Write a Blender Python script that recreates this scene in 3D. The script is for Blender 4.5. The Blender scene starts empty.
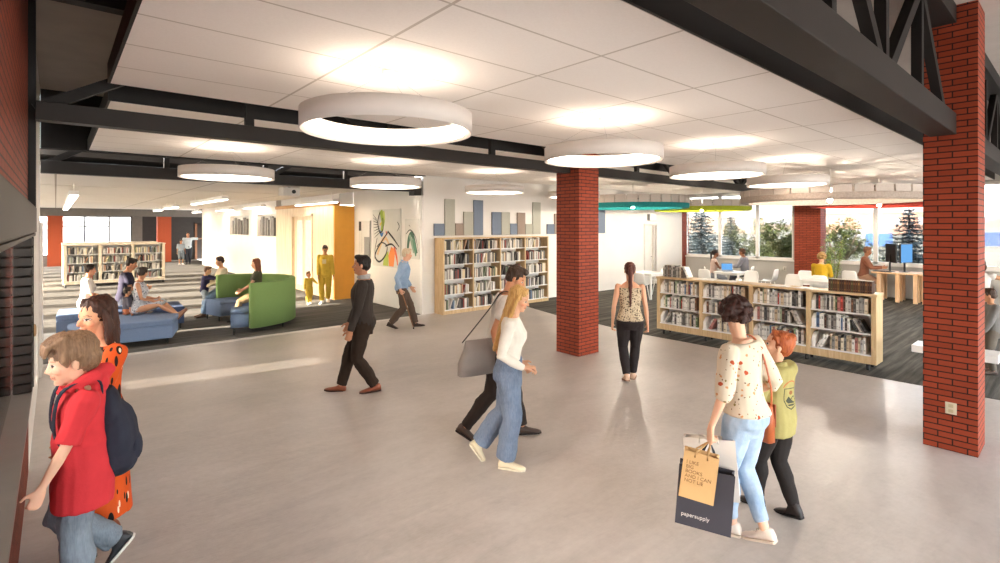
import bpy, bmesh, math, random
import numpy as np
from mathutils import Vector, Matrix, noise
PI = math.pi
random.seed(7)
SC = bpy.context.scene
COL = SC.collection

# ------------------------------------------------------------------ helpers
def srgb(h):
    if isinstance(h, (tuple, list)): c = [x for x in h]
    else:
        h = h.lstrip('#'); c = [int(h[i:i+2], 16) / 255 for i in (0, 2, 4)]
    return tuple((x / 12.92 if x <= .04045 else ((x + .055) / 1.055) ** 2.4) for x in c) + (1.,)

MATS = {}
class NT:
    """small node-tree writer"""
    def __init__(s, m):
        m.use_nodes = True; s.t = m.node_tree; s.t.nodes.clear()
        s.out = s.n('ShaderNodeOutputMaterial')
    def n(s, typ, **kw):
        nd = s.t.nodes.new(typ)
        for k, v in kw.items():
            if k.startswith('i_'):
                key = k[2:].replace('_', ' ')
                nd.inputs[int(key) if key.isdigit() else key].default_value = v
            else: setattr(nd, k, v)
        return nd
    def l(s, a, b): s.t.links.new(a, b)
    def ramp(s, fac, stops, interp='LINEAR'):
        r = s.n('ShaderNodeValToRGB'); r.color_ramp.interpolation = interp
        e = r.color_ramp.elements
        while len(e) < len(stops): e.new(.5)
        for el, (p, c) in zip(e, stops): el.position = p; el.color = srgb(c) if isinstance(c, str) else c
        s.l(fac, r.inputs['Fac']); return r.outputs['Color']
    def mix(s, fac, a, b, bt='MIX'):
        m = s.n('ShaderNodeMix', data_type='RGBA', blend_type=bt)
        for sock, v in ((m.inputs['Factor'], fac), (m.inputs['A'], a), (m.inputs['B'], b)):
            if hasattr(v, 'node'): s.l(v, sock)
            elif isinstance(v, str): sock.default_value = srgb(v)
            else: sock.default_value = v
        return m.outputs['Result']
    def math(s, op, a, b=0., c=None):
        m = s.n('ShaderNodeMath', operation=op)
        for i, v in enumerate((a, b) if c is None else (a, b, c)):
            if hasattr(v, 'node'): s.l(v, m.inputs[i])
            else: m.inputs[i].default_value = v
        return m.outputs[0]
    def coord(s, kind='Object', scale=(1, 1, 1), rot=(0, 0, 0)):
        tc = s.n('ShaderNodeTexCoord'); mp = s.n('ShaderNodeMapping')
        mp.inputs['Scale'].default_value = scale; mp.inputs['Rotation'].default_value = rot
        s.l(tc.outputs[kind], mp.inputs['Vector']); return mp.outputs['Vector']
    def noise(s, vec, scale, detail=3, rough=.5, dist=0.):
        nd = s.n('ShaderNodeTexNoise'); nd.inputs['Scale'].default_value = scale
        nd.inputs['Detail'].default_value = detail; nd.inputs['Roughness'].default_value = rough; nd.inputs['Distortion'].default_value = dist
        s.l(vec, nd.inputs['Vector']); return nd.outputs['Fac']
    def bsdf(s, col, rough=.6, metal=0., bump=None, bstr=.2, bdist=.01, spec=.5, **kw):
        b = s.n('ShaderNodeBsdfPrincipled')
        for nm, v in (('Base Color', col), ('Roughness', rough), ('Metallic', metal), ('Specular IOR Level', spec)):
            if hasattr(v, 'node'): s.l(v, b.inputs[nm])
            elif isinstance(v, str): b.inputs[nm].default_value = srgb(v)
            else: b.inputs[nm].default_value = v
        if bump is not None:
            bp = s.n('ShaderNodeBump'); bp.inputs['Strength'].default_value = bstr; bp.inputs['Distance'].default_value = bdist
            s.l(bump, bp.inputs['Height']); s.l(bp.outputs['Normal'], b.inputs['Normal'])
        s.l(b.outputs[0], s.out.inputs['Surface']); return b

def M(col, rough=.6, metal=0., var=.06, scale=6., bump=.0, spec=.4):
    """plain procedural material: colour with soft natural variation"""
    key = (col, rough, metal, var, scale, bump, spec)
    if key in MATS: return MATS[key]
    m = bpy.data.materials.new('mat_%d' % len(MATS)); t = NT(m)
    v = t.coord('Object'); f = t.noise(v, scale, 3)
    c = srgb(col)
    a = tuple(x * (1 - var) for x in c[:3]) + (1,); b = tuple(min(1, x * (1 + var)) for x in c[:3]) + (1,)
    cc = t.ramp(f, [(.3, a), (.7, b)])
    t.bsdf(cc, rough, metal, bump=f if bump else None, bstr=bump, bdist=.02, spec=spec)
    m.diffuse_color = c; MATS[key] = m; return m

def emit(col, strength, name='lamp_glow'):
    key = ('e', col, strength)
    if key in MATS: return MATS[key]
    m = bpy.data.materials.new(name); t = NT(m)
    e = t.n('ShaderNodeEmission'); e.inputs['Color'].default_value = srgb(col); e.inputs['Strength'].default_value = strength
    t.l(e.outputs[0], t.out.inputs['Surface']); MATS[key] = m; return m

def custom(name, fn):
    if name in MATS: return MATS[name]
    m = bpy.data.materials.new(name); fn(NT(m)); MATS[name] = m; return m

class MB:
    """collects vertices and faces; build() links them as ONE mesh object"""
    def __init__(s): s.v = []; s.f = []; s.mi = []; s.sm = []
    def add(s, vs, fs, mi=0, smooth=False):
        b = len(s.v); s.v.extend(Vector(p) for p in vs)
        for f in fs: s.f.append([b + i for i in f]); s.mi.append(mi); s.sm.append(smooth)
        return s
    def box(s, x0, x1, y0, y1, z0, z1, mi=0, T=None, bev=0.):
        if bev > 0:
            bm = bmesh.new(); bmesh.ops.create_cube(bm, size=1)
            for v in bm.verts: v.co = Vector(((x0 + x1) / 2 + v.co.x * (x1 - x0), (y0 + y1) / 2 + v.co.y * (y1 - y0), (z0 + z1) / 2 + v.co.z * (z1 - z0)))
            bmesh.ops.bevel(bm, geom=bm.edges[:], offset=bev, segments=2, affect='EDGES', profile=.5)
            bm.verts.index_update()
            vs = [v.co.copy() for v in bm.verts]; fs = [[v.index for v in f.verts] for f in bm.faces]; bm.free()
        else:
            vs = [Vector(p) for p in ((x0, y0, z0), (x1, y0, z0), (x1, y1, z0), (x0, y1, z0), (x0, y0, z1), (x1, y0, z1), (x1, y1, z1), (x0, y1, z1))]
            fs = [(3, 2, 1, 0), (4, 5, 6, 7), (0, 1, 5, 4), (1, 2, 6, 5), (2, 3, 7, 6), (3, 0, 4, 7)]
        if T is not None: vs = [T @ p for p in vs]
        return s.add(vs, fs, mi)
    def loft(s, rings, mi=0, smooth=True, closed=True, caps=True):
        n = len(rings[0]); vs = [p for r in rings for p in r]; fs = []
        for i in range(len(rings) - 1):
            for j in range(n if closed else n - 1):
                k = (j + 1) % n
                fs.append((i * n + j, i * n + k, (i + 1) * n + k, (i + 1) * n + j))
        s.add(vs, fs, mi, smooth)
        if caps:
            s.add(rings[0], [list(range(n))[::-1]], mi); s.add(rings[-1], [list(range(n))], mi)
        return s
    def lathe(s, prof, seg=24, c=(0, 0, 0), mi=0, caps=False, smooth=True):
        rings = [[(c[0] + r * math.cos(2 * PI * j / seg), c[1] + r * math.sin(2 * PI * j / seg), c[2] + z) for j in range(seg)] for r, z in prof]
        return s.loft(rings, mi, smooth, True, caps)
    def tube(s, pts, r, seg=8, mi=0, caps=True):
        pts = [Vector(p) for p in pts]; rs = r if isinstance(r, (list, tuple)) else [r] * len(pts)
        rings = []
        for i, p in enumerate(pts):
            t = (pts[min(i + 1, len(pts) - 1)] - pts[max(i - 1, 0)]).normalized()
            up = Vector((0, 0, 1)) if abs(t.z) < .9 else Vector((1, 0, 0))
            a = t.cross(up).normalized(); b = a.cross(t).normalized()
            rings.append([p + (a * math.cos(2 * PI * j / seg) + b * math.sin(2 * PI * j / seg)) * rs[i] for j in range(seg)])
        return s.loft(rings, mi, True, True, caps)
    def bar(s, p, q, w, h, mi=0, up=(0, 0, 1)):
        p = Vector(p); q = Vector(q); t = (q - p).normalized(); up = Vector(up)
        if abs(t.dot(up)) > .95: up = Vector((1, 0, 0))
        a = t.cross(up).normalized() * w / 2; b = a.cross(t).normalized() * h / 2
        vs = [p - a - b, p + a - b, p + a + b, p - a + b, q - a - b, q + a - b, q + a + b, q - a + b]
        return s.add(vs, [(0, 1, 2, 3), (7, 6, 5, 4), (0, 4, 5, 1), (1, 5, 6, 2), (2, 6, 7, 3), (3, 7, 4, 0)], mi)
    def poly(s, pts2, z0, z1, mi=0):
        n = len(pts2)
        return s.loft([[(x, y, z0) for x, y in pts2], [(x, y, z1) for x, y in pts2]], mi, False)
    def build(s, name, mats, parent=None, loc=None, weld=True):
        if not isinstance(mats, (list, tuple)): mats = [mats]
        me = bpy.data.meshes.new(name)
        me.from_pydata([tuple(v) for v in s.v], [], s.f)
        me.polygons.foreach_set('material_index', s.mi); me.polygons.foreach_set('use_smooth', s.sm)
        for m in mats: me.materials.append(m)
        if weld:
            bm = bmesh.new(); bm.from_mesh(me); bmesh.ops.remove_doubles(bm, verts=bm.verts[:], dist=1e-5)
            bmesh.ops.recalc_face_normals(bm, faces=bm.faces[:]); bm.to_mesh(me); bm.free()
        uv = me.uv_layers.new(name='UVMap')
        for p in me.polygons:
            nx, ny, nz = map(abs, p.normal)
            for li in p.loop_indices:
                c = me.vertices[me.loops[li].vertex_index].co
                uv.data[li].uv = (c.y, c.z) if nx >= ny and nx > nz else ((c.x, c.z) if ny > nz else (c.x, c.y))
        o = bpy.data.objects.new(name, me); COL.objects.link(o)
        if parent is not None: o.parent = parent
        if loc is not None: o.location = loc
        return o

def tag(o, label=None, cat=None, group=None, kind=None):
    for k, v in (('label', label), ('category', cat), ('group', group), ('kind', kind)):
        if v: o[k] = v
    return o
def thing(name, label, cat, loc=(0, 0, 0), rz=0., group=None):
    o = bpy.data.objects.new(name, None); COL.objects.link(o)
    o.location = loc; o.rotation_euler = (0, 0, rz); o.empty_display_size = .1
    return tag(o, label, cat, group)
def struct(o): o['kind'] = 'structure'; return o
def copy_tree(o, parent=None):
    c = o.copy(); COL.objects.link(c); c.parent = parent
    for ch in list(o.children): copy_tree(ch, c)
    return c

# ------------------------------------------------------------------ camera
CAM_H = 2.15; ANG = math.atan(590 / 512.)
SA, CA = math.sin(ANG), math.cos(ANG)
cam = bpy.data.cameras.new('camera'); cam.sensor_width = 36; cam.lens = 512 / 1000 * 36
cam.shift_y = -(281.5 - 226) / 1000; cam.clip_start = .05; cam.clip_end = 2000
camo = bpy.data.objects.new('camera', cam); COL.objects.link(camo)
camo.location = (0, 0, CAM_H); camo.rotation_euler = (PI / 2, 0, ANG - PI / 2); SC.camera = camo
def at(px, py, z=0.):
    d = 512 * (z - CAM_H) / (226 - py); r = (px - 500) * d / 512
    return (r * SA + d * CA, -r * CA + d * SA)

# ------------------------------------------------------------------ materials
def _brick(t, c1, c2, mort, bump=.5):
    tc = t.n('ShaderNodeTexCoord'); b = t.n('ShaderNodeTexBrick')
    t.l(tc.outputs['UV'], b.inputs['Vector'])
    for k, v in (('Scale', 1.), ('Mortar Size', .0055), ('Mortar Smooth', .1), ('Bias', 0.), ('Brick Width', .215), ('Row Height', .0572)): b.inputs[k].default_value = v
    b.inputs['Color1'].default_value = srgb(c1); b.inputs['Color2'].default_value = srgb(c2); b.inputs['Mortar'].default_value = srgb(mort)
    b.offset = .5
    v = t.coord('Object'); n = t.noise(v, 28, 4); n2 = t.noise(v, 2.3, 2)
    c = t.mix(t.math('MULTIPLY', n, .35), b.outputs['Color'], '#5a2214', 'MIX')
    c = t.mix(t.math('MULTIPLY', n2, .25), c, '#b8512c', 'MIX')
    c = t.mix(b.outputs['Fac'], c, mort)
    h = t.math('SUBTRACT', t.math('MULTIPLY', n, .25), b.outputs['Fac'])
    t.bsdf(c, .62, bump=h, bstr=bump, bdist=.012, spec=.3)
BRICK = custom('brick', lambda t: _brick(t, '#a3452a', '#8d3820', '#2e1610'))
BRICKD = custom('brick_wall', lambda t: _brick(t, '#8a3a26', '#773020', '#3a2018'))
def _conc(t):
    v = t.coord('Object'); v2 = t.coord('Object', (.6, 2.2, 1), (0, 0, .5))
    a = t.noise(v, .55, 5, .6, .4); b = t.noise(v2, 2.2, 6, .65, .6); c = t.noise(v, 16, 4, .6)
    m = t.math('ADD', t.math('MULTIPLY', a, .5), t.math('ADD', t.math('MULTIPLY', b, .35), t.math('MULTIPLY', c, .15)))
    col = t.ramp(m, [(.34, '#a2988f'), (.5, '#b8aea5'), (.66, '#c8bfb7')])
    vo = t.n('ShaderNodeTexVoronoi'); vo.inputs['Scale'].default_value = 26; t.l(v2, vo.inputs['Vector'])
    hb = t.math('ADD', t.math('MULTIPLY', b, .6), t.math('ADD', t.math('MULTIPLY', vo.outputs['Distance'], .35), t.math('MULTIPLY', c, .4)))
    r = t.ramp(b, [(.3, (.3, .3, .3, 1)), (.7, (.5, .5, .5, 1))])
    t.bsdf(col, r, bump=hb, bstr=.3, bdist=.012, spec=.5)
CONC = custom('polished_concrete', _conc)
def _carpet(t, cols, ang, sc=1.):
    v = t.coord('Object', (.35 * sc, 7 * sc, 1), (0, 0, ang)); f = t.noise(v, 1.6, 4, .6, .3)
    w = t.coord('Object'); g = t.noise(w, 220, 2)
    col = t.ramp(f, [(.35, cols[0]), (.5, cols[1]), (.66, cols[2])])
    col = t.mix(t.math('MULTIPLY', g, .4), col, cols[0])
    t.bsdf(col, .95, bump=g, bstr=.3, bdist=.006, spec=.1)
CARPET_H = custom('hall_carpet', lambda t: _carpet(t, ('#55524f', '#68655f', '#787470'), .0))
CARPET_R = custom('reading_carpet', lambda t: _carpet(t, ('#44423d', '#5b5851', '#777269'), PI / 2))
def _tiles(t):
    tc = t.n('ShaderNodeTexCoord'); sx = t.n('ShaderNodeSeparateXYZ'); t.l(tc.outputs['Object'], sx.inputs[0])
    def line(s, per, off, w):
        q = t.math('FRACT', t.math('DIVIDE', t.math('SUBTRACT', s, off), per))
        q = t.math('ABSOLUTE', t.math('SUBTRACT', q, .5)); return t.math('GREATER_THAN', q, .5 - w / per / 2)
    g = t.math('MAXIMUM', line(sx.outputs['X'], 1.295, .33, .022), line(sx.outputs['Y'], .635, 1.635, .016))
    n = t.noise(tc.outputs['Object'], 60, 3)
    c = t.mix(n, '#ede6df', '#f6f0ea'); c = t.mix(g, c, '#c8beb3')
    t.bsdf(c, .85, bump=t.math('MULTIPLY', g, -1.), bstr=.3, bdist=.01, spec=.15)
TILES = custom('ceiling_tiles', _tiles)
def _wood(t, cols, sc=(1, 1, 1), rot=(0, 0, 0), rough=.5):
    v = t.coord('Object', sc, rot); n = t.noise(v, 3., 5, .6, .5)
    t.bsdf(t.ramp(n, [(.3, cols[0]), (.5, cols[1]), (.7, cols[2])]), rough, bump=n, bstr=.06, bdist=.01, spec=.35)
OAK = custom('oak', lambda t: _wood(t, ('#b99b72', '#c9ac82', '#d6bc95'), (9, 9, .9)))
OAKP = custom('pale_oak', lambda t: _wood(t, ('#cdbda4', '#d8cab3', '#e2d6c2'), (9, 9, .9)))
OAKT = custom('oak_top', lambda t: _wood(t, ('#bd9f75', '#ccb087', '#d8bf98'), (12, .9, 9)))
PINE = custom('pine', lambda t: _wood(t, ('#d9ab7c', '#e4bb90', '#edcba5'), (9, 9, .9)))
WALNUT = custom('walnut', lambda t: _wood(t, ('#4a2c18', '#62401f', '#7a5530'), (30, 30, .5)))
WHITEW = M('#e6e1db', .8, var=.02, scale=2)
WHITE = M('#ece8e3', .55, var=.02)
WSHELF = M('#e4e2df', .45, var=.02)
STEEL = M('#221b17', .55, .1, var=.12, scale=5)
STEELB = M('#17120f', .6, .1, var=.12, scale=5)
ROOF = M('#aca198', .9, var=.06, scale=3)
DARK = M('#1d1a19', .7, var=.1)
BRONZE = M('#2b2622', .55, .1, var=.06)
GREYW = M('#b9b5ae', .8, var=.03, scale=2)
BLACK = M('#151515', .45, var=.05)
def _glass(t, tint=(1, 1, 1, 1), base=.06):
    lw = t.n('ShaderNodeFresnel'); lw.inputs['IOR'].default_value = 1.45
    tr = t.n('ShaderNodeBsdfTransparent'); tr.inputs['Color'].default_value = tint
    gl = t.n('ShaderNodeBsdfGlossy'); gl.inputs['Roughness'].default_value = .02
    mx = t.n('ShaderNodeMixShader'); t.l(lw.outputs[0], mx.inputs[0]); t.l(tr.outputs[0], mx.inputs[1]); t.l(gl.outputs[0], mx.inputs[2])
    t.l(mx.outputs[0], t.out.inputs['Surface'])
GLASS = custom('window_glass', _glass)
DIM_GLASS = custom('dim_glass', lambda t: _glass(t, (.5, .505, .51, 1)))  # tint added to hold down the brightness of the view outside
GLASSD = custom('tinted_glass', lambda t: _glass(t, (.07, .07, .075, 1)))
# ------------------------------------------------------------------ the setting
WU = -.18          # lobby left wall plane
UW = 19.           # reading room window wall
VB = 10.6          # back wall
ZR = 4.25          # roof deck
struct(MB().box(-.6, 8.8, -4, 10.62, -.12, 0).build('floor', CONC))
struct(MB().box(-7, 6.9, 10.62, 38.5, -.12, 0).build('floor_hall', CARPET_H))
# reading room carpet: straight edge along the low bookcase, then a slant towards the wall shelf
struct(MB().poly([(8.8, .62), (UW + .3, .62), (UW + .3, 10.75), (9.75, 10.75), (9.6, 10.23), (9.14, 8.52), (8.97, 7.0), (8.8, 5.9)], -.12, .004).build('floor_reading', CARPET_R))
struct(MB().box(8.8, UW + .3, -4, .62, -.12, 0).build('floor_walkway', CONC))
struct(MB().poly([(8.8, 5.9), (8.97, 7.), (9.14, 8.52), (9.6, 10.23), (9.75, 10.75), (8.8, 10.75)], -.12, 0).build('floor_corner', CONC))
struct(MB().box(WU, 6.74, 10.48, 10.62, -.02, .006).build('trim_1', M('#cfc8c0', .5)))
# left wall: brick, then white, with the shuttered window and the side light
b = MB()
b.box(WU - .3, WU, 5.05, 6.1, 0, ZR); b.box(WU - .3, WU, -4, 5.05, 0, .96); b.box(WU - .3, WU, -4, 5.05, 2.2, ZR); b.box(WU - .3, WU, -4, .2, .96, 2.2)
struct(b.build('wall_left', BRICKD))
b = MB(); b.box(WU - .3, WU, 6.1, 8.25, 0, ZR); b.box(WU - .3, WU, 9.0, 10.48, 0, ZR); b.box(WU - .3, WU, 8.25, 9.0, .84, ZR); b.box(WU - .3, WU, 8.25, 9., 0, .2)
struct(b.build('wall_left_white', WHITEW))
t = MB(); t.box(WU + .003, WU + .035, 9.75, 10.48, 0, 2.2, bev=.004); struct(t.build('door_1', M('#dad5cf', .4)))
b = MB(); b.box(WU - .26, WU - .22, 8.2, 9.05, .14, .22); b.box(WU - .26, WU - .22, 8.2, 8.45, .22, .98); b.box(WU - .26, WU - .22, 8.92, 9.05, .22, .98); b.box(WU - .26, WU - .22, 8.2, 9.05, .9, .98)
w1 = struct(b.build('window_1', WHITE)); MB().box(WU - .243, WU - .239, 8.45, 8.92, .22, .9).build('pane', custom('hazy_glass', lambda t: _glass(t, (.45, .45, .45, 1))), w1)
# service window: glass, frame, ledge
w = MB(); w.box(WU - .06, WU - .05, .2, 5.0, .98, 2.15); w = struct(w.build('window_2', custom('grey_glass', lambda t: _glass(t, (.6, .6, .6, 1)))))
struct(MB().box(-4.2, -4., -4, 6.8, -.3, 3.1).build('wall_sun_blocker', M('#cfcac3', .9)))  # unseen wall added to keep direct sun off the window, sky light passes over
led = tag(MB().box(WU - .28, -.125, .2, 5.048, .962, .98, bev=.004).build('window_ledge', M('#6f6963', .35, .1)), 'long grey ledge under the shuttered window in the brick wall', 'ledge')
hd = thing('shutter_hood', 'dark bronze roller shutter hood above the window in the brick wall', 'shutter', (WU, 0, 2.08))
MB().box(.003, .075, .1, 5.08, .02, .21, bev=.012).build('hood_box', BRONZE, hd)
MB().box(.003, .07, .1, 5.06, 0, .018).build('bottom_rail', STEEL, hd)
sg = thing('shutter_stack', 'dark ribbed shutter guide at the far end of the ledge', 'shutter', (WU, 0, .98))
b = MB()
for i in range(16): b.box(-.046, .055, 4.86, 5.02, .005 + i * .068, .005 + i * .068 + .058, bev=.006)
b.build('slat_stack', BRONZE, sg); MB().box(-.05, .06, 5.022, 5.048, .002, 1.09).build('guide_rail', STEELB, sg)
k = thing('wall_mounted_stop', 'round tan wooden knob on the white wall beyond the shutter', 'knob', (WU + .002, 6.3, 1.2))
T = Matrix.Rotation(PI / 2, 4, 'Y')
def lathe_x(prof, seg=20):
    m = MB(); m.lathe(prof, seg, caps=True); m.v = [Vector((p.z, p.y, p.x)) for p in m.v]; return m
lathe_x([(.02, 0), (.02, .02)]).build('stem', M('#8a8480', .3, .8), k); lathe_x([(.052, .02), (.058, .028), (.055, .04), (.03, .046)]).build('knob_face', M('#b08c66', .5), k)
# dark strip painted in for the shaded return of the brick edge
struct(MB().box(WU + .001, WU + .05, 5.95, 6.1, 2.3, ZR).build('trim_shade_return', STEELB))
# back wall with the shelves and panels; door at its far end
b = MB(); b.box(6.74, 16.1, VB, VB + .2, 0, ZR); b.box(16.95, UW, VB, VB + .2, 0, ZR); b.box(16.1, 16.95, VB, VB + .2, 2.2, ZR)
struct(b.build('wall_back', WHITEW))
d = struct(MB().box(16.16, 16.72, VB + .06, VB + .1, .01, 2.17).build('door_2', M('#ded9d4', .5)))
b = MB(); b.box(16.1, 16.16, VB - .02, VB + .12, 0, 2.2); b.box(16.72, 16.78, VB - .02, VB + .12, 0, 2.2); b.box(16.1, 16.95, VB - .02, VB + .12, 2.17, 2.24); b.build('door_frame', M('#cfc9c3', .5), d)
MB().box(16.78, 16.95, VB + .1, VB + .14, 0, 2.17).build('side_panel', M('#6c655f', .5), d)
m = MB(); m.tube([(16.66, VB + .05, 1.02), (16.66, VB, 1.02), (16.56, VB, 1.02)], .012); m.build('door_handle', M('#9a9a9a', .3, .9), d)
struct(MB().box(13.35, 13.36, VB - .004, VB, 0, 3.4).build('trim_4', M('#b9b3ac', .6)))
ex = thing('wall_sign', 'small white box light on the wall above the far white door', 'sign', (16.5, VB - .003, 2.34))
MB().box(-.2, .2, -.14, 0, 0, .27, bev=.012).build('housing', WHITE, ex); MB().box(-.201, -.199, -.12, -.02, .03, .24).build('end_cap', M('#8e9196', .5), ex)
# art wall and the hall
struct(MB().box(6.74, 6.94, VB + .2, 14.45, 0, ZR).build('wall_art', WHITEW))
struct(MB().box(6.70, 6.735, VB - .0, VB + .1, 0, 2.88).build('trim_5', WHITE))
b = MB(); b.box(6.12, 6.4, 19.6, 32.2, 2.6, ZR); b.box(6.12, 6.4, 19.6, 32.2, 0, 1.75); b.box(6.12, 6.4, 21.95, 23.1, 1.75, 2.6); b.box(6.12, 6.4, 26.2, 32.2, 1.75, 2.6)
struct(b.build('wall_hall', WHITEW))
for n, (v0, v1) in enumerate(((19.6, 21.95), (23.1, 26.2))):
    b = MB(); b.box(6.3, 6.32, v0, v1, 1.75, 2.6)
    o = struct(b.build('window_%d' % (3 + n), M('#d8d8d6', .5)))
    f = MB(); n2 = 7
    for i in range(n2): 
        vv = v0 + .15 + (v1 - v0 - .3) * i / (n2 - 1) + (.07 if i % 2 else -.05); f.box(6.2, 6.28, vv, vv + .11 + .06 * (i % 3), 1.77, 2.4 + .06 * (i % 3))
    f.build('window_blades', M('#7d7a78', .6), o)
# vestibule: pale oak face with a double door, warm orange return
def _ply(t):
    v = t.coord('Object', (6, 5, .35)); n = t.noise(v, 2.4, 4, .55, .3)
    t.bsdf(t.ramp(n, [(.3, '#c9b294'), (.5, '#d7c3a7'), (.7, '#e2d2ba')]), .5, spec=.3)
PLY = custom('veneer', _ply)
b = MB(); b.box(6.12, 6.3, 14.47, 16.1, 0, 2.75); b.box(6.12, 6.3, 17.85, 19.6, 0, 2.75); b.box(6.12, 6.3, 16.1, 17.85, 2.48, 2.75)
struct(b.build('wall_vestibule', PLY))
struct(MB().box(6.08, 6.3, 14.44, 19.6, 2.75, 2.86).build('trim_6', M('#b5813f', .5)))
struct(MB().box(6.12, 6.76, 14.40, 14.465, 0, 2.75).build('wall_orange', M('#e0a03c', .55, var=.03)))
struct(MB().box(6.3, 6.76, 14.47, 19.6, 2.78, ZR).build('wall_vestibule_top', WHITEW))
d = struct(MB().box(6.17, 6.21, 16.12, 17.83, .01, 2.46).build('door_3', PLY))
for v0 in (16.3, 17.05):
    f = MB(); f.box(6.155, 6.169, v0, v0 + .06, .25, 2.3); f.box(6.155, 6.169, v0 + .42, v0 + .48, .25, 2.3); f.box(6.155, 6.169, v0, v0 + .48, .2, .26); f.box(6.155, 6.169, v0, v0 + .48, 2.28, 2.34)
    f.build('lite_frame', M('#e6ddcf', .5), d); MB().box(6.158, 6.165, v0 + .06, v0 + .42, .26, 2.28).build('pane', M('#dcd8d2', .25), d)
b = MB(); b.box(6.08, 6.2, 16.04, 16.12, 0, 2.54); b.box(6.08, 6.2, 17.83, 17.91, 0, 2.54); b.box(6.08, 6.2, 16.04, 17.91, 2.46, 2.54); b.build('door_frame', PLY, d)
# hall: left glazed side, end wall, ceiling
b = MB(); b.box(-7, WU - .3, 10.48, 10.75, 0, ZR)
struct(b.build('wall_hall_return', WHITEW))
b = MB(); b.box(-7.0, -6.8, 10.7, 38, 0, .35); b.box(-7., -6.8, 10.7, 38, 2.9, ZR)
vv = 10.7; b.box(-7., -6.8, 11.4, 13.0, .35, 2.9)  # added pier closes the first opening to keep sun off the lobby floor
HP = []
while vv < 37.5:
    b.box(-7., -6.8, vv, vv + .75, .35, 2.9); HP.append((vv + .75, vv + 2.05)); vv += 2.05
struct(b.build('wall_hall_glazed', WHITEW))
b = MB(); b.box(-7, -2.2, 37, 37.2, 0, 3.3); b.box(-2.2, 3.4, 37, 37.2, 2.72, 3.3); b.box(-2.2, 3.4, 37, 37.2, 0, .5); b.box(3.4, 3.9, 37, 37.2, 0, 3.3)
struct(b.build('wall_end', M('#7e7b78', .8)))
struct(MB().box(3.9, 9, 37.9, 38.1, 0, 3.3).build('wall_end_recess', M('#3c3937', .8)))
struct(MB().box(8.8, 9., 32.2, 38, 0, 3.3).build('wall_recess_side', M('#5a5653', .8)))
dd = struct(MB().box(6.9, 7.9, 37.8, 37.88, 0, 2.2).build('door_4', M('#2a211c', .5))); MB().box(6.78, 6.9, 37.78, 37.9, 0, 2.3).build('door_frame', M('#7a5238', .5), dd)
struct(MB().box(6.401, 9, 32., 32.2, 0, 3.3).build('wall_recess_front', WHITEW))
struct(MB().box(-7, 9, 34.9, 35.05, 2.68, 3.12).build('trim_7', M('#6f6a66', .8)))
b = MB(); 
for u in (-2.2, -.02, 1.2, 2.3, 3.34): b.box(u, u + .07, 37.05, 37.15, .5, 2.72)
b.box(-2.2, 3.4, 37.05, 37.15, 2.66, 2.72); b.box(-.02, 2.3, 37.05, 37.15, 2.1, 2.17); b.box(-2.2, 3.4, 37.05, 37.15, .5, .57)
o = struct(b.build('window_5', M('#3f3c3a', .5))); MB().box(-2.2, 3.4, 37.095, 37.1, .57, 2.66).build('pane', GLASS, o)
def _hallceil(t):
    tc = t.n('ShaderNodeTexCoord'); sx = t.n('ShaderNodeSeparateXYZ'); t.l(tc.outputs['Object'], sx.inputs[0])
    q = t.math('ABSOLUTE', t.math('SUBTRACT', t.math('FRACT', t.math('DIVIDE', sx.outputs['X'], 2.6)), .5)); g = t.math('GREATER_THAN', q, .494)
    n = t.noise(tc.outputs['Object'], 60, 3); c = t.mix(n, '#d4cdc6', '#e0dad4'); c = t.mix(g, c, '#9f968d')
    t.bsdf(c, .85, spec=.15)
HC = custom('hall_ceiling', _hallceil)
vs = [11.15, 15.5, 20., 24.5, 29, 34.9]
for i in range(5):
    struct(MB().box(-7, 6.1, vs[i], vs[i + 1] - .16, 3.08, 3.16).build('ceiling_hall' + ('' if i == 0 else '_%d' % (i + 1)), HC))
struct(MB().box(-7, 9, 11.0, 38.4, 3.3, 3.4).build('ceiling_hall_deck', M('#4b4642', .9)))
struct(MB().box(-.7, UW + .3, -4, VB + .4, ZR, ZR + .15).build('ceiling', ROOF))
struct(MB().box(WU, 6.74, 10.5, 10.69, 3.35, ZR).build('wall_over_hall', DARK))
for u0, u1 in ((-.34, .3), (4.57, 5.25)):
    struct(MB().box(u0, u1, 36.2, 36.8, 0, 3.2).build('column_brick', M('#b4512f', .7, var=.12, scale=30)))
# right side and behind the camera; glazing added unseen to bring in fill daylight
b = MB(); b.box(-.6, UW + .3, -4.2, -4, 0, .25); b.box(-.6, UW + .3, -4.2, -4, 2.75, ZR)
for k in range(8): b.box(-.6 + k * 2.81, -.35 + k * 2.81, -4.2, -4, .25, 2.75)
struct(b.build('wall_rear', WHITEW))
for k in range(7):
    b = MB(); a, c = -.35 + k * 2.81, -.6 + (k + 1) * 2.81
    b.box(a, c, -4.12, -4.06, .25, .31); b.box(a, c, -4.12, -4.06, 2.69, 2.75); b.box((a + c) / 2 - .03, (a + c) / 2 + .03, -4.12, -4.06, .31, 2.69)
    o = struct(b.build('window_%d' % (9 + k), STEELB)); MB().box(a, c, -4.092, -4.088, .31, 2.69).build('pane', GLASS, o)
# brick columns
def column(u0, u1, v0, v1, z1=ZR):
    o = MB().box(u0, u1, v0, v1, 0, z1).build('column_brick', BRICK); return struct(o)
column(6.49, 7.0, 5.5, 6.0); c_r = column(6.46, 6.92, .68, 1.08)
ol = thing('wall_outlet', 'cream outlet plate low on the right brick column', 'outlet', (6.456, .87, .41))
MB().box(-.008, 0, -.042, .042, -.055, .055, bev=.003).build('plate', M('#d9cbb0', .5), ol)
for z in (-.025, .025): MB().box(-.0095, -.008, -.018, .018, z - .016, z + .016).build('socket', M('#c4b492', .5), ol)
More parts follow.
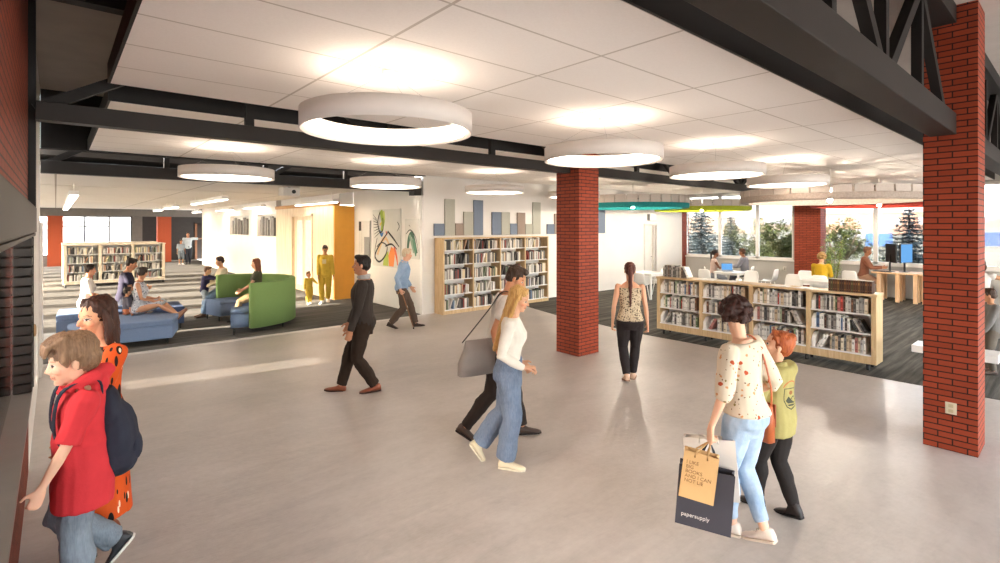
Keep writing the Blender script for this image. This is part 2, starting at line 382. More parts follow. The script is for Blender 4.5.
# window wall of the reading room
b = MB(); b.box(UW, UW + .25, -4, 10.75, 0, .97); b.box(UW, UW + .25, -4, 10.75, 3.35, ZR)
for v0, v1 in ((10.62, 10.75), (5.78, 6.64), (.6, 1.3), (-4, -3.2)): b.box(UW, UW + .25, v0, v1, .97, 3.35)
struct(b.build('wall_window', GREYW))
column(18.7, 19.24, 5.72, 6.5, 3.34); column(18.75, 19.24, 10.58, 11.16, 3.34)
struct(MB().box(18.92, 19.0, -4, 5.70, .935, .985).build('trim_8', WHITE)); struct(MB().box(18.92, 19.0, 6.52, 10.56, .935, .985).build('trim_9', WHITE))
for n, vsx in enumerate(((10.62, 9.23, 7.85, 6.64), (5.78, 4.33, 2.9, 1.3), (.6, -1.2, -3.2))):
    b = MB()
    for v in vsx: b.box(UW + .06, UW + .16, v - .055, v + .055, .97, 3.35)
    b.box(UW + .06, UW + .16, vsx[-1], vsx[0], .97, 1.05); b.box(UW + .06, UW + .16, vsx[-1], vsx[0], 3.27, 3.35)
    o = struct(b.build('window_%d' % (6 + n), WHITE)); MB().box(UW + .108, UW + .112, vsx[-1], vsx[0], 1.05, 3.27).build('pane', DIM_GLASS, o)
# ------------------------------------------------------------------ acoustic panels on the back wall
PC = {'blue': M('#747f90', .9, var=.05, scale=40), 'sage': M('#adaca0', .9, var=.05, scale=40), 'brown': M('#95857a', .9, var=.05, scale=40)}
PN = [('blue', 7.02, 7.34, 2.21, 'leftmost low blue panel above the wall bookcase'), ('sage', 7.34, 7.66, 2.83, 'tall sage panel beside the leftmost blue one'), ('brown', 7.66, 7.93, 2.22, 'low brown panel between two sage panels'),
      ('sage', 7.93, 8.25, 2.52, 'middle-height sage panel left of the tall blue one'), ('blue', 8.25, 8.58, 2.83, 'tallest blue panel above the wall bookcase'),
      ('blue', 8.88, 9.22, 2.53, 'middle-height blue panel starting the second cluster'), ('sage', 9.22, 9.54, 2.53, 'middle-height sage panel beside a blue one of equal height'), ('blue', 9.54, 9.81, 2.22, 'low blue panel left of the taller brown panel'),
      ('brown', 9.81, 10.13, 2.53, 'taller brown panel in the second cluster'), ('sage', 10.13, 10.42, 2.21, 'low sage panel right of the taller brown one'), ('sage', 10.42, 10.75, 2.84, 'tall sage panel at the right end of the second cluster'),
      ('blue', 11.02, 11.34, 2.21, 'low blue panel just left of the middle brick column'), ('brown', 11.34, 11.65, 2.52, 'brown panel half hidden by the middle brick column'), ('blue', 13.35, 13.8, 3.0, 'pale blue panel just right of the middle brick column')]
for c, a, bb, z, lab in PN:
    tag(MB().box(a + .006, bb - .006, VB - .045, VB - .002, 1.91, z, bev=.008).build('wall_mounted_panel', PC[c]), lab, 'wall panel', 'felt acoustic panels on the white wall')
# ------------------------------------------------------------------ paintings
def canvas(name, lab, v0, v1, z0, z1, strokes, bg='#d3d0c9'):
    p = thing(name, lab, 'painting', (6.737, (v0 + v1) / 2, z0)); w, h = (v1 - v0), z1 - z0
    MB().box(-.035, 0, -w / 2, w / 2, 0, h, bev=.004).build('canvas', M(bg, .8, var=.03), p)
    by = {}
    for s in strokes: by.setdefault(s[0], []).append(s)
    lay = 0
    for c, ss in by.items():
        m = MB(); lay += 1; X = -.0365 - .0012 * lay
        for _, kind, pts, wd in ss:                          # pts in 0..1 across (from the right wall end seen left) and up
            P = [(w / 2 - x * w, y * h) for x, y in pts]
            if kind == 'fill': m.add([(X, y, z) for y, z in P] + [(X + .0011, y, z) for y, z in P], [list(range(len(P)))] + [[i, (i + 1) % len(P), len(P) + (i + 1) % len(P), len(P) + i] for i in range(len(P))])
            else:
                Q = []
                for i in range(len(P) - 1):
                    p0, p1, p2, p3 = P[max(i - 1, 0)], P[i], P[i + 1], P[min(i + 2, len(P) - 1)]
                    for k in range(6):
                        u = k / 6.; q = []
                        for a in (0, 1): q.append(.5 * (2 * p1[a] + (p2[a] - p0[a]) * u + (2 * p0[a] - 5 * p1[a] + 4 * p2[a] - p3[a]) * u * u + (3 * p1[a] - p0[a] - 3 * p2[a] + p3[a]) * u ** 3))
                        Q.append(q)
                Q.append(P[-1]); L, R = [], []
                for i, q in enumerate(Q):
                    a = Q[max(i - 1, 0)]; b2 = Q[min(i + 1, len(Q) - 1)]; dx, dy = b2[0] - a[0], b2[1] - a[1]; n = math.hypot(dx, dy) or 1
                    ww = wd * (.55 + .45 * math.sin(PI * min(1, (i + 1.5) / (len(Q) * .9)))) / 2
                    L.append((X, q[0] - dy / n * ww, q[1] + dx / n * ww)); R.append((X, q[0] + dy / n * ww, q[1] - dx / n * ww))
                m.add(L + R, [(i, i + 1, len(L) + i + 1, len(L) + i) for i in range(len(L) - 1)])
        m.build('paint_strokes', M(c, .6, var=.1, scale=20), p, weld=False)
    return p
rays = [('#2b2b2b', 's', [(.17 + .02 * i, .82 - .03 * i), (.02 + .008 * i, .92 - .06 * i)], .022) for i in range(8)]
canvas('large_picture', 'large abstract canvas with black loops and green and orange strokes', 11.64, 13.17, 1.05, 2.6, rays + [
    ('#9db33c', 's', [(.32, .98), (.40, .8), (.34, .62)], .2), ('#c9d16a', 's', [(.42, .97), (.46, .82)], .1), ('#e8863c', 'fill', [(.62, .02), (.78, .02), (.84, .3), (.70, .36), (.6, .2)], 0), ('#a8b84a', 'fill', [(.40, .02), (.6, .02), (.6, .28), (.45, .2)], 0), ('#d9603c', 's', [(.8, .36), (.88, .2), (.92, .05)], .09),
    ('#d8b48a', 's', [(.2, .2), (.35, .42), (.5, .5), (.62, .4)], .12), ('#3a6ea8', 's', [(.3, .62), (.36, .55), (.42, .6)], .1), ('#c8402e', 's', [(.52, .62), (.56, .55)], .05), ('#e3c34a', 's', [(.3, .72), (.36, .78)], .06),
    ('#1b1b1b', 's', [(.30, .95), (.22, .78), (.30, .6), (.42, .66), (.40, .85)], .05), ('#1b1b1b', 's', [(.62, .62), (.45, .5), (.2, .3), (.12, .16), (.28, .08), (.5, .2), (.56, .36), (.36, .42), (.18, .34)], .055), ('#1b1b1b', 's', [(.58, .62), (.78, .5), (.98, .36)], .06), ('#1b1b1b', 's', [(.2, .5), (.12, .3), (.1, .12)], .03), ('#1b1b1b', 's', [(.5, .36), (.72, .4), (.9, .32)], .05), ('#1b1b1b', 's', [(.92, .78), (.98, .7), (.9, .62)], .03)])
canvas('small_picture', 'narrow white canvas with green brush strokes nearest the lobby corner', 10.73, 11.41, 1.33, 2.33, [
    ('#2f5a46', 's', [(.2, .2), (.3, .5), (.5, .62), (.7, .4), (.85, .15)], .13), ('#7d9a84', 's', [(.35, .6), (.5, .4), (.62, .15)], .1), ('#2b2f2c', 's', [(.1, .62), (.4, .72), (.75, .55), (.95, .2)], .03), ('#4f7d64', 's', [(.6, .5), (.72, .25), (.78, .08)], .12), ('#55504c', 's', [(.3, .85), (.4, .8)], .02)])
canvas('tall_picture', 'tall white print with black and grey blocks beside the orange wall', 13.32, 14.04, 1.27, 2.3, [
    ('#2a2522', 'fill', [(.02, .72), (.24, .72), (.24, .98), (.02, .98)], 0), ('#8d8b88', 'fill', [(.5, .04), (.97, .04), (.97, .55), (.5, .55)], 0), ('#4a4744', 's', [(.97, 0), (.97, 1)], .02), ('#b6b2ae', 's', [(.3, .1), (.3, .9)], .03)])
# ------------------------------------------------------------------ steel roof trusses
def truss(lab, v, w, zb, h, u0, u1, zt=4.08, panel=1.45, skip=()):
    p = thing('steel_truss', lab, 'truss', (0, v, zb), 0, 'dark steel roof trusses')
    MB().box(u0, u1, -w / 2, w / 2, 0, h, bev=.006).build('bottom_chord', STEEL, p)
    MB().box(u0, u1, -w / 2, w / 2, zt - zb, ZR - zb - .004).build('top_chord', STEELB, p)
    n = max(1, int((u1 - u0) / panel)); st = (u1 - u0) / n
    for i in range(n):
        a = u0 + i * st
        MB().bar((a + (0 if i % 2 == 0 else st), 0, h * .6), (a + (st if i % 2 == 0 else 0), 0, zt - zb + .03), .07, .09).build('diagonal', STEELB, p)
        if i: MB().box(a - .04, a + .04, -.035, .035, h, zt - zb).build('post', STEELB, p)
    return p
truss('dark steel truss over the middle brick column', 5.75, .15, 3.03, .155, WU + .052, 6.485)
truss('dark steel truss running on from the middle column towards the windows', 5.75, .15, 3.03, .155, 7.005, 18.9)
p = truss('dark steel truss above the carpet edge of the hall', 10.78, .16, 2.98, .2, WU, 6.5)
MB().box(6.5, 6.69, -.17, .1, -.09, .34, bev=.008).build('end_bracket', STEEL, p)
truss('wide dark truss meeting the right brick column from the lobby', .93, .2, 3.02, .2, WU + .01, 6.455, panel=1.1)
truss('dark truss beyond the right brick column', .93, .2, 3.02, .2, 6.925, 18.9, panel=1.1)
for s in ((6.3, .93),):
    pass
# ------------------------------------------------------------------ suspended tile ceilings
def cloud(lab, u0, u1, v0, v1, z=3.355):
    p = thing('ceiling_cloud', lab, 'ceiling panel', (0, 0, 0))
    MB().box(u0, u1, v0, v1, z, z + .03).build('tile_field', TILES, p)
    m = MB(); e = .02; m.box(u0 - e, u0, v0 - e, v1 + e, z + .002, z + .17); m.box(u1, u1 + e, v0 - e, v1 + e, z + .002, z + .17); m.box(u0, u1, v0 - e, v0, z + .002, z + .17); m.box(u0, u1, v1, v1 + e, z + .002, z + .17)
    m.build('edge_trim', STEELB, p)
    h = MB()
    for u in np.arange(u0 + .8, u1, 3.2):
        for v in (v0 + .4, v1 - .4): h.tube([(u, v, z + .03), (u, v, ZR - .002)], .006, 6)
    h.build('hanger_rods', STEEL, p); return p
cloud('white tiled ceiling cloud over the middle of the lobby', .35, 18.4, 1.64, 5.42)
cloud('narrower white tiled ceiling cloud beyond the first truss', .40, 18.4, 6.2, 10.4)
# ------------------------------------------------------------------ ring lights
RING_E = emit('#ffecd8', 2.3); RING_U = emit('#ffe6cc', .9)
def ring(lab, u, v, R=.65, z=2.872, h=.147):
    p = thing('ring_light', lab, 'pendant light', (u, v, z), 0, 'white ring pendants')
    w = .05
    MB().lathe([(R - w, .02), (R - w, h), (R - w + .012, h), (R - w + .012, .032), (R - .012, .032), (R - .012, h), (R, h), (R, 0), (R - .012, 0), (R - .012, .02), (R - w, .02)], 64).build('ring_body', M('#d9d0c8', .6, var=.02), p)
    MB().lathe([(R - w - .001, .012), (R - w - .001, h * .94)], 64).build('diffuser', RING_E, p)
    MB().lathe([(R - .014, h - .012), (R - w + .014, h - .012)], 48).build('uplight_strip', RING_U, p)
    c = MB()
    for i in range(3):
        a = i * 2 * PI / 3 + .5; c.tube([((R - .04) * math.cos(a), (R - .04) * math.sin(a), h - .02), (0, 0, 3.34 - z)], .0012, 5)
    c.build('cable', M('#a8a29c', .5), p)
    MB().lathe([(.001, 3.353 - z), (.05, 3.353 - z), (.05, 3.333 - z), (.001, 3.328 - z)], 16).build('canopy', WHITE, p)
for i, u in enumerate((1.95, 4.62, 7.27, 9.92)):
    ring(['white ring pendant nearest the camera under the big ceiling cloud', 'white ring pendant just before the middle brick column', 'third white ring pendant out under the big ceiling cloud', 'farthest white ring pendant of the row beside the felt chandeliers'][i], u, 3.57)
    ring(['white ring pendant hanging beyond the first truss near the hall', 'white ring pendant above the old man and paintings', 'white ring pendant in front of the felt wall panels', 'white ring pendant partly behind the middle brick column'][i], u + .03, 8.6)
# ------------------------------------------------------------------ felt chandeliers of the reading room
BULB = emit('#fff0dd', 330.)
def chandelier(lab, u, v, colr, R=1.55):
    z = 2.64; ft = .26 if R > 1.65 else .33
    p = thing('felt_chandelier', lab, 'chandelier', (u, v, z), 0, 'round felt chandeliers')
    cm = M(colr, .95, var=.12, scale=30); fm = M('#c9bdb2', .95, var=.05, scale=30)
    n = 32; s = MB(); w = 2 * PI * R / n * .9
    s.box(R - .03, R, -w / 2, w / 2, .13, ft); s.box(.5, R - .03, -.012, .012, .15, ft)
    g = s.build('felt_fin', fm, p)
    for i in range(1, n):
        c = g.copy(); COL.objects.link(c); c.rotation_euler = (0, 0, 2 * PI * i / n)
    prof = [(R - .16, .0), (R - .02, .0), (R, .03), (R, .125), (R - .16, .125), (R - .16, 0)]
    q = MB(); q.lathe(prof, 64, smooth=False); q.build('colour_band', cm, p)
    q = MB()
    for i in range(14):
        a = i * PI / 7 + .3; q.bar((.08 * math.cos(a), .08 * math.sin(a), .23), ((R - .1) * math.cos(a), (R - .1) * math.sin(a), .23), .075, .02)
    q.lathe([(.001, .22), (.08, .22), (.08, .26), (.001, .26)], 12); q.build('spider', STEEL, p)
    MB().lathe([(.001, -.0), (.03, .012), (.042, .05), (.03, .09), (.018, .12)], 14).build('bulb', BULB, p)
    MB().lathe([(.022, .12), (.022, .22)], 12, caps=True).build('socket', BRONZE, p)
    MB().tube([(0, 0, .26), (0, 0, 3.35 - z)], .008, 6).build('cable', M('#cfc8c0', .5), p)
chandelier('round felt chandelier with a taupe band, nearest the camera', 12.25, 3.57, '#b3a498', 1.7)
chandelier('round felt chandelier with a red band', 15.75, 3.5, '#9c3426', 1.5)
chandelier('round felt chandelier with a teal band', 12.3, 8.45, '#1f7d7c', 1.5)
chandelier('round felt chandelier with a lime green band', 16.1, 8.4, '#a3ad2f', 1.5)
# ------------------------------------------------------------------ hall ceiling lights and projector
HL = emit('#fff0df', 3.2)
for lab, u, v0, v1, z in (('long white strip light running down the left of the hall', .3, 14.3, 27.5, 2.8), ('white strip light over the middle of the hall', 3.43, 15.2, 19.4, 2.85), ('white strip light beside the hall strip windows', 5.85, 20.2, 22.6, 2.85), ('small white strip light deep in the hall by the white wall', 5.8, 24.6, 27.2, 2.85), ('white strip light over the pale wood doors', 5.82, 13.6, 16.6, 2.79), ('short white strip light at the hall end near the brick column', 3.6, 27.5, 29.5, 2.85), ('short white strip light near the far dark recess', 5.6, 30, 31.6, 2.85), ('white strip light at the far centre of the hall', 3.45, 22.6, 25.2, 2.85)):
    p = thing('strip_light', lab, 'ceiling light', (u, v0, z), 0, 'linear strip lights in the hall')
    L = v1 - v0
    MB().box(-.085, .085, 0, L, .015, .11, bev=.006).build('housing', WHITE, p); MB().box(-.07, .07, .02, L - .02, 0, .0148).build('diffuser', HL, p)
    c = MB()
    for y in (.3, L - .3): c.tube([(0, y, .11), (0, y, 3.079 - z)], .008, 6)
    c.build('hanger', WHITE, p)
p = thing('projector', 'white projector box hanging from the hall ceiling', 'projector', (4.2, 12.5, 2.86))
MB().box(-.2, .2, -.16, .16, 0, .2, bev=.015).build('body', M('#d8d2cb', .5), p)
m = MB(); m.v = []; lz = MB(); lz.tube([(.05, -.15, .1), (.05, -.19, .1)], .045, 14); lz.build('lens', BLACK, p); MB().lathe([(.03, .2), (.03, .219)], 10, caps=True).build('mount', STEEL, p)
# ------------------------------------------------------------------ books
ORD = ['first', 'second', 'third', 'fourth', 'fifth', 'sixth', 'seventh', 'eighth', 'ninth', 'tenth', 'eleventh', 'twelfth', 'thirteenth', 'fourteenth', 'fifteenth', 'sixteenth', 'seventeenth', 'eighteenth', 'nineteenth', 'twentieth', 'twenty-first', 'twenty-second', 'twenty-third', 'twenty-fourth', 'twenty-fifth', 'twenty-sixth', 'twenty-seventh', 'twenty-eighth']
BC = [('white', '#d9d6d0'), ('white', '#e4e1da'), ('pale grey', '#b7b3ad'), ('pale grey', '#c4c0b8'), ('grey', '#8d8a86'), ('grey', '#77736f'), ('dark grey', '#4e4b49'), ('charcoal', '#33302f'), ('black', '#232120'),
      ('beige', '#c3ae92'), ('cream', '#d9cdb4'), ('brown', '#6b4a38'), ('dark brown', '#46322a'), ('red', '#9a3a30'), ('dark red', '#6e2a28'), ('rose', '#a97068'), ('green', '#5f6f52'), ('pale green', '#9aa588'), ('blue', '#5b7596'), ('slate blue', '#6e7c8c')]
BW = [12, 12, 10, 9, 8, 7, 6, 5, 3, 5, 6, 2, 2, 3, 1.5, 2.5, 1.5, 2, 1.5, 1.5]
PAGE = M('#dcd5c6', .9, var=.05, scale=60); CHROMO = M('#8a8681', .6)
def book_mesh(name, col, w, h, dp):
    """spine towards -X, thickness along Y; one closed block: cover on spine and sides, paper on the other three, a title band on the spine"""
    key = (col, round(w, 3), round(h, 3), round(dp, 3))
    x0, x1, y0, y1 = 0, dp, -w / 2, w / 2; r = min(.006, w * .25)
    zs = [0, h * .16, h * .22, h * .62, h * .80, h]
    prof = [(x1, y0), (r, y0), (0, y0 + r), (0, y1 - r), (r, y1), (x1, y1)]
    b = MB(); n = len(prof)
    for i in range(len(zs) - 1):
        for j in range(n):
            k = (j + 1) % n; a, c = prof[j], prof[k]
            mi = 1 if j == n - 1 else (2 if (i in (1, 3) and j == 2) else 0)
            b.add([(a[0], a[1], zs[i]), (c[0], c[1], zs[i]), (c[0], c[1], zs[i + 1]), (a[0], a[1], zs[i + 1])], [(3, 2, 1, 0)], mi)
    for z, rev in ((0, 0), (h, 1)):
        f = list(range(n)); b.add([(x, y, z) for x, y in prof], [f if rev == 0 else f[::-1]], 1)
    return b
def band_col(c):
    v = [int(c[i:i+2], 16) for i in (1, 3, 5)]; k = .72 if sum(v) > 330 else 1.45
    return '#%02x%02x%02x' % tuple(min(225, int(x * k + (0 if k < 1 else 14))) for x in v)
def pick(): return random.choices(BC, BW)[0]
def one_book(lab, group, T, w, h, dp, cn, col, shift=.0):
    b = book_mesh('book', col, w, h, dp)
    o = b.build('book', [M(col, .55, var=.05, scale=30), PAGE, M(band_col(col), .5, var=.1, scale=60)])
    o.matrix_world = T; return tag(o, lab, 'book', group)

# low bookcase: front u=9.12 facing the lobby, v 2.06 .. 5.69
LB = thing('low_bookcase', 'long low oak bookcase on castors at the edge of the carpet', 'bookcase', (9.1, 0, 0))
V0, V1, ZT, DP = 2.055, 5.69, 1.14, .36
DIV = [(5.69, 5.625), (4.80, 4.735), (3.89, 3.825), (2.99, 2.925), (2.12, 2.055)]
SH = [.235, .545, .835]
MB().box(-.012, DP + .012, V0 - .012, V1 + .012, ZT - .035, ZT, bev=.006).build('top_board', OAKT, LB)
for a, c in DIV: MB().box(0, DP, c, a, .10, ZT - .035, bev=.003).build('upright', OAK, LB)
for i in range(4):
    hi, lo = DIV[i][1], DIV[i + 1][0]
    MB().box(.004, DP, lo, hi, .10, .212).build('plinth_board', OAK, LB)
    MB().box(DP - .012, DP - .004, lo, hi, .212, ZT - .035).build('back_panel', WSHELF, LB)
    for z in SH: MB().box(.004, DP - .012, lo, hi, z - .02, z, bev=.002).build('shelf', WSHELF, LB)
for v in (V0 + .12, 3.0, 4.7, V1 - .12):
    for u in (.06, DP - .06):
        m = MB(); m.lathe([(.022, .0), (.026, .02), (.022, .1)], 12, (u, v, 0), caps=True); m.build('castor', BLACK, LB)
BAYN = ['first bay by the far white door', 'second bay', 'third bay', 'fourth bay beside the brick column']
ROWN = ['bottom', 'middle', 'top']
nb = 0
for bay in range(4):
    hi, lo = DIV[bay][1], DIV[bay + 1][0]
    for row in range(3):
        z = SH[row]; y = hi - .012
        # white bookend at the left of the run
        be = MB(); be.loft([[(.012, 0, 0), (.012, -.052, 0), (.012, -.052, .13), (.012, 0, .13)], [(.1, 0, 0), (.1, -.052, 0), (.1, -.052, .21), (.1, 0, .21)], [(.2, 0, 0), (.2, -.052, 0), (.2, -.052, .215), (.2, 0, .215)]], 0, False)
        o = be.build('magazine_file', WHITE); o.matrix_world = Matrix.Translation((9.1, y, z + .001)); tag(o, 'white magazine file at the left end, %s shelf, %s of the low bookcase' % (ROWN[row], BAYN[bay].split(' by')[0].split(' beside')[0]), 'magazine file', 'magazine files in the low bookcase')
        y -= .056; i = 0
        started = (bay, row) in ((0, 0), (1, 0), (3, 0)); ended = 2 if (bay, row) in ((2, 1), (3, 1)) else 0
        endgap = random.uniform(.02, .07)
        while True:
            w = random.choice([.024, .029, .034, .04, .046, .036]); h = random.choice([.19, .205, .215, .225, .235, .245]); dp = random.uniform(.17, .22)
            if y - w < lo + endgap: break
            cn, col = pick(); sh = random.uniform(.02, .05)
            T = Matrix.Translation((9.1 + sh, y - w / 2, z + .001))
            lean = False; a = math.radians(28)
            if started and i < 2:
                lean = True; T = Matrix.Translation((9.1 + sh, y - w / 2, z + .001 + w / 2 * math.sin(a))) @ Matrix.Rotation(a, 4, 'X')
                y -= (w / math.cos(a) + .002) if i == 0 else (w / math.cos(a) + h * math.sin(a) + .004)
            elif ended and y - lo < .29 and y - w - h * math.sin(a) * (ended == 2) > lo:
                lean = True
                ext = h * math.sin(a)
                # foot at the far side, top leaning back against the book on the left
                if ended == 2: y -= ext
                ended = 1
                T = Matrix.Translation((9.1 + sh, y - w / 2, z + .001 + w / 2 * math.sin(a))) @ Matrix.Rotation(-a, 4, 'X')
                y -= w / math.cos(a) + .002
            else: y -= w + .0015
            lab = '%s book%s, %s from the left, %s shelf, %s of the low bookcase' % (cn, ' leaning' if lean else '', ORD[i], ROWN[row], BAYN[bay].split(' by')[0].split(' beside')[0])
            one_book(lab, 'books in the low bookcase', T, w, h, dp, cn, col); i += 1; nb += 1
# books standing on its top
y = 5.62
for i in range(13):
    w = random.choice([.03, .036, .042]); h = random.choice([.2, .215, .23]); cn, col = random.choice([('dark grey', '#5a5652'), ('grey', '#7f7a74'), ('brown', '#5c4a3e'), ('pale grey', '#b1aaa2'), ('cream', '#cfc6b4')])
    if i == 12: cn, col, a = 'white', '#e2dfd8', math.radians(24); y -= h * math.sin(a) * .98; T = Matrix.Translation((9.2, y - w / 2, ZT + .0015 + w / 2 * math.sin(a))) @ Matrix.Rotation(-a, 4, 'X')
    else: T = Matrix.Translation((9.2, y - w / 2, ZT + .001))
    one_book('%s book%s, %s from the left in the row on top of the low bookcase' % (cn, ' leaning' if i == 12 else '', ORD[i]), 'books on top of the low bookcase', T, w, h, .17, cn, col); y -= w + .0015; nb += 1
y = 2.685
for i in range(19):
    w = .029; col = ['#4a2a18', '#5d3a1c', '#3d2416', '#6a4a22', '#54341d', '#4d4426'][(i * 5 + i // 3) % 6]; cn = {'#4d4426': 'olive brown', '#6a4a22': 'tan brown'}.get(col, 'dark brown')
    T = Matrix.Translation((9.13, y - w / 2, ZT + .001))
    one_book('%s volume, %s from the left in the matching set on the low bookcase' % (cn, ORD[i]), 'matching brown volumes on the low bookcase', T, w, .185, .15, cn, col); y -= w + .001; nb += 1
for i, (v, u, rz) in enumerate(((4.72, 9.24, .15), (4.36, 9.27, -.2), (3.42, 9.2, .1), (3.02, 9.19, -.12))):
    m = MB(); w, h = .15, .22
    for s in (-1, 1):
        L = [(0, 0, .004), (s * w * .3, 0, .014), (s * w * .7, 0, .012), (s * w, 0, .004)]
        vs = [(x, y, z) for y in (-h / 2, h / 2) for x, _, z in L] + [(x, y, 0) for y in (-h / 2, h / 2) for x, _, z in L]
        m.add(vs, [(k, k + 1, 4 + k + 1, 4 + k) for k in range(3)] + [(8 + k, 12 + k, 12 + k + 1, 8 + k + 1) for k in range(3)] + [(k, 8 + k, 8 + k + 1, k + 1) for k in range(3)] + [(4 + k, 5 + k, 13 + k, 12 + k) for k in range(3)] + [(3, 11, 15, 7), (0, 4, 12, 8)], 0)
    o = m.build('open_magazine', M('#e6e2da', .6)); o.location = (u, v, ZT + .001); o.rotation_euler = (0, 0, rz + PI / 2)
    tag(o, 'open white magazine, %s from the left lying on top of the low bookcase' % ORD[i], 'magazine', 'open magazines on the low bookcase')

# books too many and too small to count one by one
def run_books(b, origin, ax, z, length, fill, hmax, cols, depth):
    """books along unit axis ax from origin, spines towards -normal"""
    nx = Vector((ax[1], -ax[0], 0)) * -1; y = 0.
    while y < length * fill - .1:
        w = random.uniform(.02, .042); h = hmax * random.uniform(.74, 1.); d = depth * random.uniform(.8, 1)
        mi = random.choices(range(len(cols)), [c[1] for c in cols])[0]
        p = Vector(origin) + Vector((ax[0], ax[1], 0)) * y; a = Vector((ax[0], ax[1], 0)) * w
        n = Vector((-ax[1], ax[0], 0)) * d; f = Vector((-ax[1], ax[0], 0)) * random.uniform(0, .02)
        tilt = Vector((0, 0, 0)) if random.random() > .07 else Vector((ax[0], ax[1], 0)) * h * .35
        if y + w + tilt.length * 2 > length - .01: break
        if tilt.length: y += h * .35
        q = [p + f, p + f + a, p + n + a, p + n]
        b.add([c + Vector((0, 0, z)) for c in q] + [c + Vector((0, 0, z + h)) + tilt for c in q], [(3, 2, 1, 0), (4, 5, 6, 7), (0, 1, 5, 4), (1, 2, 6, 5), (2, 3, 7, 6), (3, 0, 4, 7)], mi)
        y += w + .001
STUFFC = [('#d9d4cc', 9), ('#c6c0b6', 6), ('#8a8580', 6), ('#4c4845', 7), ('#2c2826', 5), ('#8a3d34', 3), ('#b08a70', 3), ('#6f7c62', 2), ('#d8c7a2', 3), ('#6c7f98', 1)]
SM = [M(c, .6, var=.05, scale=30) for c, _ in STUFFC]
# tall bookcase on the back wall
TB = thing('wall_bookcase', 'tall pale oak bookcase with five shelves against the white wall', 'bookcase', (7.05, 10.21, 0))
W, D, H = 3.66, .375, 1.86; tsh = [.11, .48, .845, 1.21, 1.56]
MB().box(0, W, 0, D, H - .03, H, bev=.003).build('top_board', OAK, TB)
for i in range(5):
    x = (W - .04) * i / 4; MB().box(x, x + .04, 0, D, 0, H - .03, bev=.002).build('upright', OAK, TB)
for i in range(4):
    x0 = (W - .04) * i / 4 + .04; x1 = (W - .04) * (i + 1) / 4
    MB().box(x0, x1, .01, .03, 0, .085).build('plinth_board', OAK, TB)
    MB().box(x0, x1, D - .012, D - .002, 0.09, H - .03).build('back_panel', WSHELF, TB)
    for z in tsh: MB().box(x0, x1, .006, D - .012, z - .022, z, bev=.002).build('shelf', WSHELF, TB)
sb = MB()
for i in range(4):
    x0 = 7.05 + (W - .04) * i / 4 + .05
    for z in tsh: run_books(sb, (x0, 10.23, 0), (1, 0), z + .001, .82, random.uniform(.97, 1.12), .265, STUFFC, .2)
o = sb.build('shelved_books', SM, weld=False); tag(o, 'closely packed books filling the tall wall bookcase', 'books', kind='stuff')
# the hall bookcases
sb = MB()
for n, (v, lab) in enumerate(((23.25, 'pale double-sided bookcase standing across the hall, nearest'), (25.4, 'second pale bookcase across the hall, behind the nearest'))):
    HBk = thing('hall_bookcase', lab, 'bookcase', (.2, v, 0), math.radians(1.5), 'hall bookcases')
    W, D, H = 2.98, .95, 1.5
    MB().box(-.02, W + .02, -.02, D + .02, H - .04, H, bev=.004).build('top_board', OAKP, HBk)
    for i in range(4):
        x = (W - .09) * i / 3; MB().box(x, x + .09, 0, D, .1, H - .04).build('upright', OAKP, HBk)
    for i in range(3):
        x0 = (W - .09) * i / 3 + .09; x1 = (W - .09) * (i + 1) / 3
        MB().box(x0, x1, .01, D - .01, .1, .2).build('plinth_board', OAKP, HBk)
        MB().box(x0, x1, D / 2 - .01, D / 2 + .01, .2, H - .04).build('back_panel', WSHELF, HBk)
        for z in (.22, .53, .84, 1.15): 
            MB().box(x0, x1, .01, D - .01, z - .02, z).build('shelf', WSHELF, HBk)
            c, s = math.cos(math.radians(1.5)), math.sin(math.radians(1.5))
            run_books(sb, (.2 + (x0 + .02) * c - .02 * s, v + (x0 + .02) * s + .02 * c, 0), (c, s), z + .001, x1 - x0 - .04, random.uniform(.98, 1.1), .25, STUFFC, .2)
    for x in (.06, W - .06):
        for y2 in (.06, D - .06): MB().lathe([(.03, 0), (.03, .1)], 10, (x, y2, 0), caps=True).build('foot', BLACK, HBk)
tag(sb.build('shelved_books', SM, weld=False), 'books filling the pale bookcases across the hall', 'books', kind='stuff')

# ------------------------------------------------------------------ seating in the hall
BLUE = custom('blue_fabric', lambda t: t.bsdf(t.mix(t.noise(t.coord(), 90, 3), '#65789b', '#8294b0'), .9, bump=t.noise(t.coord(), 160, 2), bstr=.2, bdist=.004, spec=.2))
BLUED = custom('navy_fabric', lambda t: t.bsdf(t.mix(t.noise(t.coord(), 90, 3), '#3b4864', '#4a5978'), .9, spec=.2))
GREEN = custom('green_fabric', lambda t: t.bsdf(t.mix(t.noise(t.coord(), 90, 3), '#738f55', '#839f63'), .85, bump=t.noise(t.coord(), 160, 2), bstr=.15, bdist=.004, spec=.2))
def arc(r, a0, a1, n): return [(r * math.cos(a0 + (a1 - a0) * i / n), r * math.sin(a0 + (a1 - a0) * i / n)) for i in range(n + 1)]
def arcband(b, r0, r1, a0, a1, z0, z1, n=28, mi=0):
    o, i = arc(r1, a0, a1, n), arc(r0, a0, a1, n)
    rings = [[(p[0], p[1], z0), (q[0], q[1], z0), (q[0], q[1], z1 - .015), (q[0] + (p[0] - q[0]) * .12, q[1] + (p[1] - q[1]) * .12, z1), (p[0] + (q[0] - p[0]) * .12, p[1] + (q[1] - p[1]) * .12, z1), (p[0], p[1], z1 - .015)] for p, q in zip(i, o)]
    return b.loft(rings, mi, True)
sofa = thing('curved_sofa', 'curved booth sofa with a high green back and blue seats', 'sofa', (2.92, 12.25, 0))
A0, A1 = math.radians(-106), math.radians(106)
